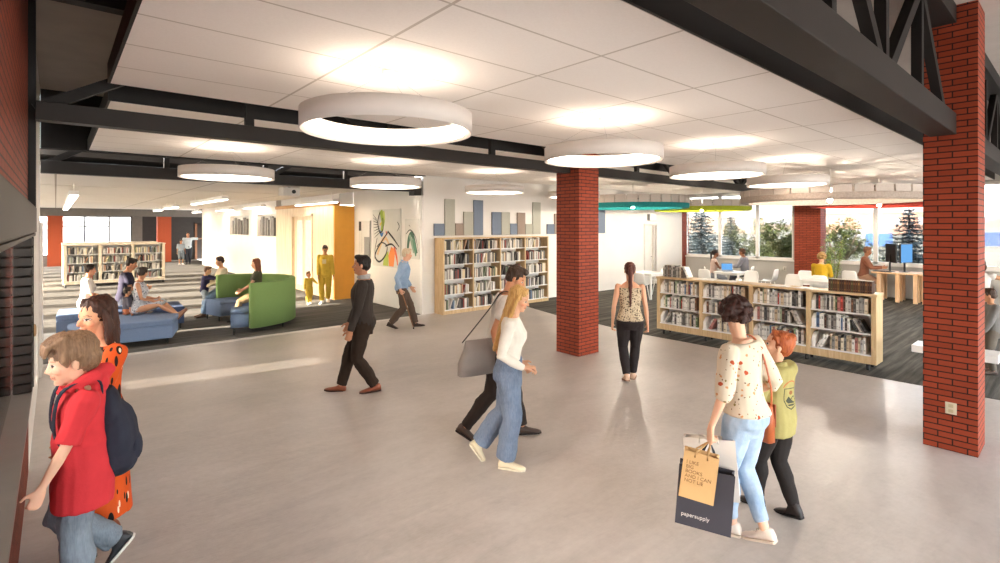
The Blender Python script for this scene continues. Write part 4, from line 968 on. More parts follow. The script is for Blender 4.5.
def person(label, h, loc, rel=None, phi=None, sex='m', skin='#d9a987', hair=('short', '#2a1d16', '#3d2b20'), top=None, bottom=None, dress=None, shoes=('#3a2a20', '#2a2420'), legs='#00', pose=None, vox=.0085, group=None, sock=None):
    pose = pose or {}; u, v = loc
    if phi is None:
        r_, d_ = u * SA - v * CA, u * CA + v * SA
        phi = math.radians(rel) - math.atan2(r_, d_) - math.atan2(CA, SA)
    root = thing('person', label, 'person', (u, v, pose.get('ground', .003)), phi - PI / 2, group)
    hs = pose.get('hs', 1. if sex != 'c' else 1.12 + max(0, 1.35 - h) * .3); HH = .131 * h * hs
    # ---- spine
    lean, sidel, tw = [math.radians(a) for a in pose.get('lean', (0, 0, 0))]
    shz = .795 if sex != 'c' else .775
    # ---- legs first: hip height
    TH, SHK = .237 * h, .227 * h; AH = .043 * h
    feet = []
    for side, key in ((-1, 'LF'), (1, 'RF')):
        f = pose.get(key, (side * .055 * h, 0, 0, 0, 0)); x, y, lift, yw, pit = (list(f) + [0] * 5)[:5]
        yw, pit = math.radians(yw) - side * math.radians(7), math.radians(pit); Rf = Matrix.Rotation(yw, 3, 'Z') @ Matrix.Rotation(-pit, 3, 'X')
        ballp = Vector((x, y, lift)) + Matrix.Rotation(yw, 3, 'Z') @ Vector((0, .075 * h, .0))
        ank = ballp + Rf @ Vector((0, -.075 * h, AH)); feet.append((ank, Rf, side))
    hx, hy = pose.get('hip', (0, 0))[:2]
    if 'hipz' in pose: hz = pose['hipz']
    else:
        hz = .5 * h
        for ank, Rf, side in feet:
            dx = ank.x - (hx + side * .052 * h); dy = ank.y - hy; hz = min(hz, ank.z + math.sqrt(max((.992 * (TH + SHK)) ** 2 - dx * dx - dy * dy, .01)))
    dz = hz - .5 * h                                         # hip drop
    def spine(zf):
        """centre and frame at standing height fraction zf"""
        z0 = .5 * h; p = Vector((hx, hy, hz)); R = Matrix.Identity(3); N = 14
        if zf * h < z0: return p + Vector((0, 0, zf * h - z0)), Matrix.Rotation(math.radians(pose.get('hipyaw', 0)), 3, 'Z')
        for i in range(N):
            s = min(1., (i + .5) / N * (zf * h - z0) / (.2 * h)); s = s * s * (3 - 2 * s)
            R = Matrix.Rotation(tw * s + math.radians(pose.get('hipyaw', 0)), 3, 'Z') @ Matrix.Rotation(-lean * s, 3, 'X') @ Matrix.Rotation(sidel * s, 3, 'Y')
            p = p + R @ Vector((0, 0, (zf * h - z0) / N))
        return p, R
    SR = spine(.76)[1]
    def torso_rings(z_lo, z_hi, off, n=18, hemflare=0., waist=None):
        tab = SEC[sex]; out = []; zs = sorted(set([z_lo, z_hi] + [t[0] for t in tab if z_lo < t[0] < z_hi]))
        for z in zs:
            for i in range(len(tab) - 1):
                if tab[i][0] <= z <= tab[i + 1][0] or i == len(tab) - 2 or z < tab[0][0]:
                    a, b = tab[i], tab[i + 1]; f = max(0., min(1., (z - a[0]) / (b[0] - a[0]))); q = [a[k] + (b[k] - a[k]) * f for k in range(4)]; break
            bul = pose.get('bulk', 1.); A, B, Y = q[1] * h * bul + off, q[2] * h * bul + off, q[3] * h
            if waist and z < .66: A = max(A, waist * h + off); B = max(B, waist * .74 * h + off)
            if z < .5: A += hemflare; B += hemflare
            p, R = spine(z); out.append(ring_pts(p + R @ Vector((0, Y, 0)), R, A, B, n, 2.35))
        return out
    def hipj(side): return Vector((hx, hy, hz)) + Matrix.Rotation(math.radians(pose.get('hipyaw', 0)), 3, 'Z') @ Vector((side * .052 * h, 0, 0))
    LEG = []
    for ank, Rf, side in feet:
        a = hipj(side); pole = Rf @ Vector((side * .12, 1, 0)); pole = Vector(pose['knee' + 'LR'[side > 0]]) if ('knee' + 'LR'[side > 0]) in pose else pole
        kn, an = ik(a, ank, TH, SHK, pole); LEG.append((a, kn, an, Rf, side))
    # ---- arms
    UA, FA = .172 * h, .148 * h; ARM = []
    if sex == 'c': UA, FA = .162 * h, .138 * h
    for side, key in ((-1, 'LH'), (1, 'RH')):
        p, R = spine(shz); a = p + R @ Vector((side * SHX[sex] * h, -.006 * h, 0))
        t = pose.get(key); 
        if t is None: t = a + SR @ Vector((side * .045 * h, .03 * h, -(UA + FA) * .985))
        else: t = Vector(t)
        pole = Vector(pose.get('elb' + 'LR'[side > 0], (side * .35, -1, -.25)))
        el, wr = ik(a, t, UA, FA, pole); ARM.append((a, el, wr, side))
    # ---- head frame
    np_, nR = spine(.835 if sex != 'c' else .812)
    hy_, hp_, hr_ = [math.radians(a) for a in pose.get('head', (0, 0, 0))]
    HR = Matrix.Rotation(hy_ + tw * .0, 3, 'Z') @ Matrix.Rotation(-hp_, 3, 'X') @ Matrix.Rotation(hr_, 3, 'Y')
    if pose.get('headrel', True): HR = SR @ HR
    neckv = (nR @ Vector((0, .012 * h, .047 * h)))
    HO = np_ + neckv - HR @ Vector((0, -.02 * HH, .16 * HH))           # chin level origin
    def hd(x, y, z): return HO + HR @ Vector((x * HH, y * HH, z * HH))
    # ================= body
    B = MB()
    B.loft(torso_rings(.455, .838 if sex != 'c' else .815, 0), 0, True)
    for a, kn, an, Rf, side in LEG:
        th = 1. if sex == 'm' else (1.03 if sex == 'f' else .95)
        mid = a.lerp(kn, .45); cf = kn.lerp(an, .3) - (kn - a).normalized().cross(Vector((1, 0, 0))) * 0 + Rf @ Vector((0, -.012 * h, 0)); sh2 = kn.lerp(an, .68) + Rf @ Vector((0, -.004 * h, 0))
        limb(B, [a, mid, kn.lerp(a, .08), cf, sh2, an], [.052 * h * th, .046 * h * th, .031 * h, .032 * h, .023 * h, .020 * h])
        limb(B, [an + Rf @ Vector((0, -.012 * h, -.016 * h)), an + Rf @ Vector((0, .04 * h, -.026 * h)), an + Rf @ Vector((0, .075 * h, -.031 * h))], [(.013 * h, .014 * h), (.016 * h, .009 * h), (.014 * h, .005 * h)])
    HANDS = []
    for a, el, wr, side in ARM:
        th = {'m': 1., 'f': .86, 'c': .88}[sex]
        limb(B, [a, a.lerp(el, .45), el, el.lerp(wr, .3), el.lerp(wr, .7), wr], [.031 * h * th, .027 * h * th, .0215 * h * th, .0225 * h * th, .017 * h * th, .0135 * h * th])
        D = (wr - el).normalized(); hdn = pose.get('hand' + 'LR'[side > 0]); 
        if hdn: D = Vector(hdn).normalized()
        N = Vector(pose.get('palm' + 'LR'[side > 0], (-side, 0, 0))); N = (N - D * N.dot(D)).normalized(); Wd = D.cross(N); fw = pose.get('thumb' + 'LR'[side > 0], (0, 1, .3))
        if Wd.dot(Vector(fw)) < 0: Wd = -Wd
        hh = h * (1. if sex != 'c' else .95) * pose.get('handscale', 1.); curl = pose.get('curl' + 'LR'[side > 0], .45)
        limb(B, [wr - D * .008 * hh, wr + D * .02 * hh, wr + D * .05 * hh], [(.015 * hh, .011 * hh), (.022 * hh, .0105 * hh), (.023 * hh, .009 * hh)], side=Wd)
        for k, (o, L) in enumerate(((.0175, .042), (.006, .049), (-.006, .046), (-.017, .036))):
            p = wr + D * (.05 - abs(k - 1.2) * .002) * hh + Wd * o * hh; dirv = D; pts = [p]; cr = curl * (1 + .12 * k)
            for s, fl in enumerate((.45, .32, .25)):
                dirv = (D * math.cos(cr * (s + 1) * .8) + N * math.sin(cr * (s + 1) * .8) + Wd * o * 2.5).normalized(); p = p + dirv * L * fl * hh; pts.append(p)
            limb(B, pts, [.0056 * hh, .0053 * hh, .0048 * hh, .0042 * hh], seg=8)
        p0 = wr + D * .012 * hh + Wd * .014 * hh; p1 = p0 + (D * .6 + Wd * .75 + N * .25).normalized() * .026 * hh; p2 = p1 + (D * .85 + Wd * .3 + N * (.3 + curl * .4)).normalized() * .024 * hh
        limb(B, [p0, p1, p2], [.0085 * hh, .0068 * hh, .0052 * hh], seg=8); HANDS.append((wr, D, N, Wd))
    limb(B, [np_ - nR @ Vector((0, .004 * h, .03 * h)), np_ + nR @ Vector((0, .004 * h, .012 * h)), hd(0, -.08, .3)], [.034 * h * (1 if sex == 'm' else .84)] * 2 + [.25 * HH])
    ball(B, hd(0, -.06, .645), (.325 * HH, .42 * HH, .355 * HH), HR)
    jw = {'m': 1., 'f': .93, 'c': .96}[sex]
    limb(B, [hd(0, .09, .62), hd(0, .12, .42), hd(0, .15, .2), hd(0, .2, .09)], [(.295 * HH, .27 * HH), (.27 * HH * jw, .245 * HH), (.195 * HH * jw, .195 * HH), (.11 * HH * jw, .12 * HH)], side=HR @ Vector((1, 0, 0)))
    ball(B, hd(0, .27, .085), (.085 * HH * jw, .08 * HH, .07 * HH), HR); ball(B, hd(0, .285, .575), (.2 * HH, .075 * HH, .045 * HH), HR)
    ny = {'m': 0., 'f': -.012, 'c': -.035}[sex]
    limb(B, [hd(0, .345, .53), hd(0, .41 + ny, .43), hd(0, .445 + ny, .375)], [.032 * HH, .045 * HH, .052 * HH], side=HR @ Vector((1, 0, 0)), seg=8)
    for s in (-1, 1):
        ball(B, hd(s * .05, .38 + ny * .7, .36), (.045 * HH, .05 * HH, .035 * HH), HR, 8); ball(B, hd(s * .325, -.05, .45), (.035 * HH, .085 * HH, .135 * HH), HR @ Matrix.Rotation(-s * .35, 3, 'Z'), 10); ball(B, hd(s * .17, .24, .38), (.1 * HH, .1 * HH, .1 * HH), HR, 10)
    ball(B, hd(0, .345, .25), (.095 * HH, .045 * HH, .028 * HH), HR, 10); ball(B, hd(0, .338, .2), (.078 * HH, .045 * HH, .028 * HH), HR, 10)
    body = fuse(B, vox * (.78 if vox < .01 else 1), 2, name='body', mats=[skin_mat()], parent=root)
    me = body.data; n = len(me.vertices); co = np.empty(n * 3, 'f'); me.vertices.foreach_get('co', co); co = co.reshape(-1, 3).astype(float)
    q = (co - np.array(HO)) @ np.array(HR) / HH; X, Y, Z = q[:, 0], q[:, 1], q[:, 2]
    c = np.tile(np.array(srgb(skin)), (n, 1)); head = (Z > -.1) & (Z < 1.1) & (abs(X) < .5) & (abs(Y) < .6); fr = head & (Y > .2)
    def paint(m, col, f=1.): c[m] = c[m] * (1 - f) + np.array(srgb(col)) * f
    lipc = tuple(min(1, x) for x in np.array(srgb(skin)[:3]) * np.array((.78, .5, .5)))
    m = fr & (abs(X) < .12) & (Z > .175) & (Z < .275) & (Y > .3); c[m, :3] = c[m, :3] * .35 + np.array(lipc) * .65
    m = fr & (abs(X) < .1) & (abs(Z - .225) < .009); c[m, :3] *= .45
    ck = fr & (((abs(X) - .18) / .09) ** 2 + ((Z - .36) / .08) ** 2 < 1); c[ck, :3] = c[ck, :3] * np.array((1.03, .9, .88))
    for s in (-1, 1):
        e = ((X - s * .135) / .07) ** 2 + ((Z - .5) / .032) ** 2; paint(fr & (e < 1.6), hair[1] if sex == 'f' else skin, .5); paint(fr & (e < 1), '#d2c9c0'); paint(fr & (((X - s * .135) / .038) ** 2 + ((Z - .5) / .032) ** 2 < 1), '#2e2018')
        paint(fr & (abs(X - s * .145) < .08) & (abs(Z - .598 + 3. * (abs(X) - .15) ** 2) < .014), hair[1], .6)
    at_ = me.color_attributes.new('Col', 'FLOAT_COLOR', 'POINT'); at_.data.foreach_set('color', c.astype('f').ravel())
    # ================= hair
    H = MB(); st = hair[0]
    if st != 'none':
        hm = hair_mat(hair[1], hair[2]); big = 1.0
        if st in ('short', 'boy'):
            ball(H, hd(0, -.11, .70), (.362 * HH, .425 * HH, .385 * HH), HR); ball(H, hd(0, -.2, .5), (.34 * HH, .31 * HH, .32 * HH), HR); ball(H, hd(0, .14, .93), (.25 * HH, .24 * HH, .15 * HH), HR)
            if st == 'boy':
                ball(H, hd(0, -.1, .76), (.42 * HH, .47 * HH, .4 * HH), HR); ball(H, hd(0, -.27, .5), (.37 * HH, .3 * HH, .34 * HH), HR)
                for k in range(7): limb(H, [hd((k - 3) * .1, .05, 1.05), hd((k - 3) * .11, .36, .93), hd((k - 3) * .115 + .03, .43, .74 + .02 * (k % 2))], [.1 * HH, .075 * HH, .03 * HH], seg=8)
                for s in (-1, 1): limb(H, [hd(s * .32, .1, .85), hd(s * .37, .12, .6), hd(s * .345, .1, .46)], [.12 * HH, .09 * HH, .04 * HH], seg=8)
            for s in (-1, 1): limb(H, [hd(s * .31, .06, .75), hd(s * .325, .05, .5)], [.06 * HH, .03 * HH], seg=8)
        elif st == 'bald':
            ball(H, hd(0, -.17, .60), (.35 * HH, .36 * HH, .3 * HH), HR)
        elif st == 'curly':
            R_ = random.Random(5)
            for k in range(110):
                a, e = R_.uniform(0, 6.28), R_.uniform(-.55, 1.45); dx, dy, dz_ = math.cos(a) * math.cos(e), math.sin(a) * math.cos(e), math.sin(e)
                if dy > .35 and dz_ < .55: continue
                p = (dx * .42, -.12 + dy * .48, .66 + dz_ * .48)
                ball(H, hd(*p), (R_.uniform(.085, .13) * HH,) * 3, HR, 8)
            ball(H, hd(0, -.13, .70), (.4 * HH, .44 * HH, .42 * HH), HR)
        else:
            ball(H, hd(0, -.11, .69), (.365 * HH, .44 * HH, .4 * HH), HR)
            for s in (-1, 1): limb(H, [hd(s * .1, .2, .97), hd(s * .27, .14, .82), hd(s * .335, -.02, .6)], [.07 * HH, .06 * HH, .05 * HH], seg=8)
            ball(H, hd(0, -.24, .52), (.33 * HH, .28 * HH, .34 * HH), HR)
            if st in ('long', 'bob'):
                L = hair[3] if len(hair) > 3 else (-.95 if st == 'long' else -.12)
                limb(H, [hd(0, -.22, .75), hd(0, -.3, .35), hd(0, -.34, (L + .3) / 2), hd(0, -.33, L)], [(.36 * HH, .27 * HH), (.37 * HH, .22 * HH), (.36 * HH, .17 * HH), (.3 * HH, .13 * HH) if st == 'long' else (.36 * HH, .2 * HH)], side=HR @ Vector((1, 0, 0)))
                for s in (-1, 1): limb(H, [hd(s * .2, .12, .9), hd(s * .34, -.03, .6), hd(s * .37, -.08, .2), hd(s * .33, -.12, max(L, -1.))], [.08 * HH, .09 * HH, .12 * HH, .07 * HH], seg=10)
            if st == 'pony':
                ball(H, hd(0, -.5, .78), (.13 * HH, .13 * HH, .14 * HH), HR); G = Vector((0, 0, -1))
                e = hd(0, -.56, .74); limb(H, [e, hd(0, -.66, .55), hd(0, -.62, .1), hd(0, -.52, -.6), hd(0, -.5, -1.25 if len(hair) < 4 else hair[3])], [.1 * HH, .13 * HH, .14 * HH, .12 * HH, .045 * HH])
            if st == 'bun': ball(H, hd(0, -.37, .92 if len(hair) < 4 else hair[3]), (.2 * HH, .17 * HH, .2 * HH), HR)
        fuse(H, max(vox * .9, .007), 1, fold=.03 * HH, fscale=60 if st != 'curly' else 40, name='hair', mats=[hm], parent=root, fdir=(1, 1, .25) if st != 'curly' else (1, 1, 1))
    # ================= clothes
    def trouser(g):
        T = MB(); off = g.get('off', .010); T.loft(torso_rings(.44, g.get('waist', .565), off), 0, True); fl = g.get('flare', 0.); cuff = g.get('cuff', .97)
        for a, kn, an, Rf, side in LEG:
            th = 1. if sex == 'm' else (1.03 if sex == 'f' else .95)
            e = kn.lerp(an, cuff); cf = kn.lerp(an, .3) + Rf @ Vector((0, -.008 * h, 0)); lo = kn.lerp(an, min(.8, cuff * .8))
            r = [.053 * h * th + off, .047 * h * th + off, .034 * h + off + fl * .3, .034 * h + off + fl * .55, .026 * h + off + fl * .9, .0225 * h + off + fl]
            if cuff < .5: limb(T, [a, a.lerp(kn, .45), kn.lerp(a, .05), e], [r[0], r[1], r[2], r[3]], round_ends=(True, False))
            else: limb(T, [a, a.lerp(kn, .45), kn.lerp(a, .05), cf, lo, e], r, round_ends=(True, False))
        return fuse(T, vox, 2, fold=g.get('fold', .006), fscale=11, name=g['name'], mats=[g['mat']], parent=root, fdir=(1, 1, .8))
    def shirt(g):
        S = MB(); off = g.get('off', .012); nk = g.get('neck', .825 if sex != 'c' else .805)
        S.loft(torso_rings(g.get('hem', .5), nk, off, hemflare=g.get('flare', 0.), waist=g.get('boxy')), 0, True); sl = g.get('sleeve', 1.)
        if sl > 0:
            for a, el, wr, side in ARM:
                th = {'m': 1., 'f': .9, 'c': .92}[sex]; L1 = min(1., sl / .54) if sl < .54 else 1.
                so = g.get('slv', off)
                if sl < .54: limb(S, [a, a.lerp(el, .5 * L1), a.lerp(el, L1)], [.033 * h * th + off, .029 * h * th + so, .026 * h * th + so * 1.25], round_ends=(True, False))
                else:
                    e = el.lerp(wr, (sl - .54) / .46); limb(S, [a, a.lerp(el, .5), el, el.lerp(e, .5), e], [.033 * h * th + off, .028 * h * th + so, .0235 * h * th + so, .021 * h * th + so, .0165 * h * th + so * .8], round_ends=(True, False))
        if g.get('hood'):
            limb(S, [hd(-.33, -.02, .02), hd(-.3, -.36, .1), hd(0, -.56, .08), hd(.3, -.36, .1), hd(.33, -.02, .02)], [.11 * HH, .17 * HH, .21 * HH, .17 * HH, .11 * HH]); limb(S, [hd(-.3, .1, -.03), hd(0, .26, -.14), hd(.3, .1, -.03)], [.1 * HH, .09 * HH, .1 * HH]); ball(S, hd(0, -.42, -.12), (.36 * HH, .22 * HH, .26 * HH), HR)
        if g.get('collar'):
            p, R = spine(nk + .008); 
            limb(S, [p + R @ Vector((math.cos(t) * .042 * h, math.sin(t) * .042 * h - .004 * h, .006 * h * math.sin(-t) + .004 * h)) for t in np.linspace(-PI * 1.35, PI * .35, 12)], [(.012 * h, .007 * h)] * 12, side=Vector((0, 0, 1)), seg=8)
        return fuse(S, vox, 2, fold=g.get('fold', .006), fscale=g.get('fs', 10), name=g['name'], mats=[g['mat']], parent=root)
    out = {}
    if bottom: out['bottom'] = trouser(bottom)
    if dress:
        S = MB(); off = dress.get('off', .012); S.loft(torso_rings(.47, .82, off), 0, True)
        p = Vector((hx, hy, hz)); hem = dress.get('hem', .2) * h; m = (feet[0][0] + feet[1][0]) / 2; kk = (LEG[0][1] + LEG[1][1]) / 2
        if pose.get('sit'):
            limb(S, [p, p.lerp(kk, .5), kk, kk.lerp(m, dress.get('drop', .5))], [(.1 * h + off, .07 * h), (.105 * h, .065 * h), (.1 * h, .05 * h), (.1 * h, .045 * h)], round_ends=(True, False))
        else:
            e = Vector((m.x * .8 + hx * .2, m.y * .8 + hy * .2, hem)); limb(S, [p + Vector((0, 0, .03 * h)), p - Vector((0, 0, .06 * h)), p.lerp(e, .55), e], [(.094 * h + off, .07 * h + off), (.1 * h + off, .075 * h + off), (.108 * h + off, .088 * h + off), (.118 * h + off, .1 * h + off)], round_ends=(False, False), seg=20)
        if dress.get('sleeve', 1.) > 0:
            for a, el, wr, side in ARM:
                sl = dress.get('sleeve', 1.)
                if sl < .54: limb(S, [a, a.lerp(el, sl / .54)], [.031 * h + off, .028 * h + off], round_ends=(True, False))
                else: limb(S, [a, a.lerp(el, .5), el, el.lerp(wr, .9)], [.031 * h + off, .029 * h + off, .026 * h + off, .025 * h + off], round_ends=(True, False))
        out['dress'] = fuse(S, vox, 2, fold=.007, fscale=9, name='dress', mats=[dress['mat']], parent=root, fdir=(1, 1, .3))
    if top:
        for g in (top if isinstance(top, list) else [top]): out[g['name']] = shirt(g)
    if shoes:
        um, sm = M(shoes[0], .5, var=.05), M(shoes[1], .7, var=.05)
        for a, kn, an, Rf, side in LEG:
            prof = [(-.036, .013, -.008), (-.03, .019, .006), (-.012, .022, .012 + shoes[2] if len(shoes) > 2 else .012), (.012, .023, .010 + shoes[2] if len(shoes) > 2 else .008), (.04, .0255, -.010), (.07, .027, -.020), (.095, .0235, -.026), (.112, .012, -.032)]
            b = MB(); rings = []
            for y, w, zt in prof:
                r = []
                for t in range(12):
                    th = 2 * PI * t / 12; cx, sz = math.cos(th), math.sin(th); zb = -.037; zc = (zt + zb) / 2; hz2 = (zt - zb) / 2
                    r.append(an + Rf @ Vector((math.copysign(abs(cx) ** .75, cx) * w * h * (1 if sz < .2 else (.86 if zt < 0 else .95)), y * h, (zc + math.copysign(abs(sz) ** .75, sz) * hz2) * h)))
                rings.append(r)
            b.loft(rings, 0, True); o = b.build('shoe', um, root)
            b = MB(); rings = []
            for y, w, zt in prof: rings.append([an + Rf @ Vector((sx * (w + .0018) * h, (y * 1.02) * h, zz * h)) for sx, zz in ((-1, -.0435), (1, -.0435), (1, -.0345), (-1, -.0345))])
            b.loft(rings, 0, False); b.build('sole', sm, o)
    def W(p): return root.matrix_basis @ Vector(p)
    bpy.context.view_layer.update()
    out.update(root=root, hands=HANDS, arms=ARM, legs=LEG, spine=spine, hd=hd, HH=HH, h=h, W=root.matrix_world.copy(), off=.012)
    return out
# ------------------------------------------------------------------ the people in the photograph
def PX(px, py, d): 
    r = (px - 500) / 512 * d; return Vector((r * SA + d * CA, -r * CA + d * SA, CAM_H + (226 - py) * d / 512))
def phi_of(loc, rel):
    r_, d_ = loc[0] * SA - loc[1] * CA, loc[0] * CA + loc[1] * SA
    return math.radians(rel) - math.atan2(r_, d_) - math.atan2(CA, SA)
def LOC(loc, rel, p):
    a = -(phi_of(loc, rel) - PI / 2); x, y = p[0] - loc[0], p[1] - loc[1]
    return (x * math.cos(a) - y * math.sin(a), x * math.sin(a) + y * math.cos(a), p[2] if len(p) > 2 else 0.)
def foot(loc, rel, px, py, yaw=0, pitch=0):
    q = LOC(loc, rel, at(px, py)); return (q[0], q[1], 0, yaw, pitch)
P = {}
NEAR = .0085
# boy in red hoodie
l = at(83, 599); r = 186
P['boy'] = person('boy in a red short-sleeved hoodie with a navy backpack, beside the brick wall', 1.505, l, r, sex='c', skin='#e0b296', hair=('boy', '#6b4f3a', '#94755a'),
    top=dict(name='hoodie', mat=cloth('#c8363c'), hem=.37, sleeve=.50, off=.028, slv=.022, boxy=.096, hood=True, fold=.009, flare=.008),
    bottom=dict(name='jeans', mat=denim('#4f5b68', '#6f7c89'), off=.022, flare=.014, fold=.012), shoes=('#26272b', '#d8d4cc', .012),
    pose=dict(hipz=.757, LF=(-.06, .02, 0, 0, 0), RF=(.07, -.26, .10, -10, 48), LH=(-.20, .24, .66), RH=(.17, .0, .68), head=(0, 5, 0), lean=(3, 0, 0), hs=1.3, curlL=.7, handL=(0, .35, -1)), vox=NEAR)
# woman in orange
l = at(100, 548); r = 208
P['orange'] = person('woman with brown shoulder-length hair in an orange black-marked dress', 1.66, l, r, sex='f', skin='#e0a480', hair=('bob', '#2c1912', '#4a2b1e', -.5),
    dress=dict(mat=slashes('#d2541f', [('#1d1512', 13, .30, .9), ('#f0cfae', 24, .17, 1.1), ('#2a1a14', 24, .24, 2.)], 'orange_print'), hem=.15, sleeve=1., off=.016),
    shoes=('#7a3f22', '#3a241a', .02), pose=dict(LF=(-.06, .12, 0, 0, 0), RF=(.06, -.1, 0, 0, 12), LH=(-.13, .22, .84), RH=(.2, .1, .8), head=(8, 2, 0), hs=1.14), vox=NEAR)
# man in dark sweater
l = at(363, 391); r = 174
P['man'] = person('man in a charcoal sweater and dark trousers striding left across the lobby', 1.83, l, r, sex='m', skin='#b98363', hair=('short', '#17120f', '#2a211c'),
    top=[dict(name='sweater', mat=cloth('#3a332f'), hem=.5, sleeve=1., off=.016, fold=.008), dict(name='shirt_collar', mat=cloth('#a7a4a4'), hem=.83, sleeve=0, off=.002, neck=.838, collar=True, fold=0)],
    bottom=dict(name='trousers', mat=cloth('#33271f'), off=.014, flare=.012, fold=.009), shoes=('#8b4a2f', '#3a2218'),
    pose=dict(LF=(-.06, -.17, 0, 0, 4), RF=(.06, .29, 0, 0, -6), LH=(-.24, .14, .77), RH=(.24, .2, .84), head=(0, -2, 0), curlL=.7, curlR=.7, bulk=1.06), vox=NEAR)
# old man with a cane
l = at(402, 327.5); r = 2
P['old'] = person('old man in a denim shirt walking with a cane past the paintings', 1.74, l, r, sex='m', skin='#d3a184', hair=('short', '#b3a182', '#d9cbb0'),
    top=dict(name='denim_shirt', mat=denim('#6d8cb0', '#8fa9c6'), hem=.49, sleeve=.96, off=.021, fold=.008, collar=True), bottom=dict(name='trousers', mat=cloth('#58493f'), off=.013, flare=.012, fold=.01), shoes=('#3a2c24', '#241c18'),
    pose=dict(LF=(-.06, .29, 0, 0, -4), RF=(.06, -.27, 0, 0, 20), RH=(.22, -.04, .83), LH=(-.25, .2, .82), lean=(9, 0, 0), head=(0, -4, 0), curlR=1.1, palmR=(-.6, .6, 0)), vox=.011)
# man in white tee
l = at(493, 437); r = 3
P['tee'] = person('dark-haired man in a white T-shirt with a grey shoulder bag, behind the blonde woman', 1.80, l, r, sex='m', skin='#c98e6a', hair=('short', '#2b1d15', '#4a3526'),
    top=dict(name='t_shirt', mat=cloth('#d9d4cd'), hem=.47, sleeve=.32, off=.016, slv=.02, fold=.009), bottom=dict(name='trousers', mat=cloth('#2d2521'), off=.012, flare=.006, fold=.008), shoes=('#3b2a22', '#241a16'),
    pose=dict(LF=(-.06, .3, 0, 0, 0), RF=(.06, -.34, 0, 0, 30), RH=(.24, .06, .86), LH=(-.23, .18, .88), head=(-12, 16, 0), lean=(13, 0, 0), hip=(0, .06)), vox=NEAR)
# blonde woman
l = at(506, 465); r = -8
P['blonde'] = person('blonde woman in a white top and wide blue jeans walking right', 1.62, l, r, sex='f', skin='#dba888', hair=('long', '#a5783f', '#d8ad6c', -1.7),
    top=dict(name='top', mat=cloth('#e3dccf'), hem=.56, sleeve=1., off=.010, fold=.006), bottom=dict(name='wide_jeans', mat=denim('#475871', '#60728c'), off=.02, flare=.032, cuff=.94, waist=.6, fold=.008), shoes=('#e0d3b4', '#d8cdb6'),
    pose=dict(RF=(.06, .0, 0, 0, 0), LF=(-.06, -.36, 0, 0, 52), hip=(0, .03), lean=(6, 0, 0), RH=(.09, .17, .90), LH=(-.1, .13, .90), elbR=(.4, -1, -.3), handR=(-.6, 1, 0), head=(-6, 12, 0), palmR=(0, 0, -1), curlR=.8), vox=NEAR)
# woman seen from behind
l = at(630, 381); r = 93
P['back'] = person('woman with a long auburn ponytail seen from behind, walking towards the low bookcase', 1.65, l, r, sex='f', skin='#d7a283', hair=('pony', '#40201a', '#6a3729', -1.75),
    top=dict(name='patterned_top', mat=blobs('#cbb89c', [('#463a30', 34, .35), ('#8b7862', 60, .3)], nm='mottled'), hem=.515, sleeve=0, neck=.79, off=.021, fold=.004), bottom=dict(name='leggings', mat=cloth('#2e2727'), off=.013, cuff=.95, fold=.003), shoes=('#c9a58a', '#8f6e58'),
    pose=dict(LF=(-.045, -.08, 0, 0, 10), RF=(.045, .12, 0, 0, 0), LH=(-.235, .0, .80), RH=(.235, .03, .79), head=(0, 6, 0), curlL=.6, curlR=.6), vox=NEAR)
# woman in the floral blouse
l = at(745, 538); r = 150
RA, RB = at(768, 546), at(745, 526)
fa, fb = LOC(l, r, RA), LOC(l, r, RB)
hl = LOC(l, r, PX(711, 428, 3.36))
P['floral'] = person('woman with short curly dark hair in a floral blouse carrying shopping bags', 1.64, l, r, sex='f', skin='#deb092', hair=('curly', '#26130f', '#43241b'),
    top=dict(name='floral_blouse', mat=blobs('#d9cab2', [('#b5502f', 9, .13), ('#8a7a48', 15, .15), ('#c98f63', 17, .16), ('#6f5138', 26, .13)], nm='floral'), hem=.53, sleeve=.62, off=.02, slv=.024, fold=.009), bottom=dict(name='cropped_jeans', mat=denim('#7791ad', '#a9bccf'), off=.009, cuff=.86, waist=.59, fold=.006), shoes=('#dfd0c2', '#cdbba9'),
    pose=dict(RF=(max(fa[0], .04), fa[1], 0, 14, 14), LF=(min(fb[0], -.03), fb[1], 0, 14, 0), LH=(hl[0], hl[1], hl[2]), RH=(.15, .1, .92), lean=(4, -2, 0), head=(-62, 4, 0), elbL=(-.6, -.6, -.2), curlL=1.25, handL=(0, .1, -1), palmL=(.8, -.5, 0), thumbL=(.4, 1, .2)), vox=NEAR)
# red-haired girl
l = at(777, 513); r = 148
fa, fb = LOC(l, r, at(793, 521)), LOC(l, r, at(766, 502))
P['girl'] = person('red-haired girl in an olive jacket looking up at the woman with the shopping bags', 1.385, l, r, sex='c', skin='#e3b090', hair=('bun', '#8c3d1e', '#c06a3a', .88),
    top=dict(name='olive_jacket', mat=cloth('#a3975f'), hem=.44, sleeve=.97, off=.022, slv=.018, fold=.009, collar=True, boxy=.085), bottom=dict(name='trousers', mat=cloth('#2b2624'), off=.013, cuff=.93, fold=.005), shoes=('#2a2220', '#1d1917', .045),
    pose=dict(RF=(max(fa[0], .04), fa[1], 0, 8, 8), LF=(min(fb[0], -.03), fb[1], 0, 8, 0), LH=(-.2, .12, .66), RH=(.2, .14, .68), head=(38, -14, 0), hs=1.17), vox=NEAR)
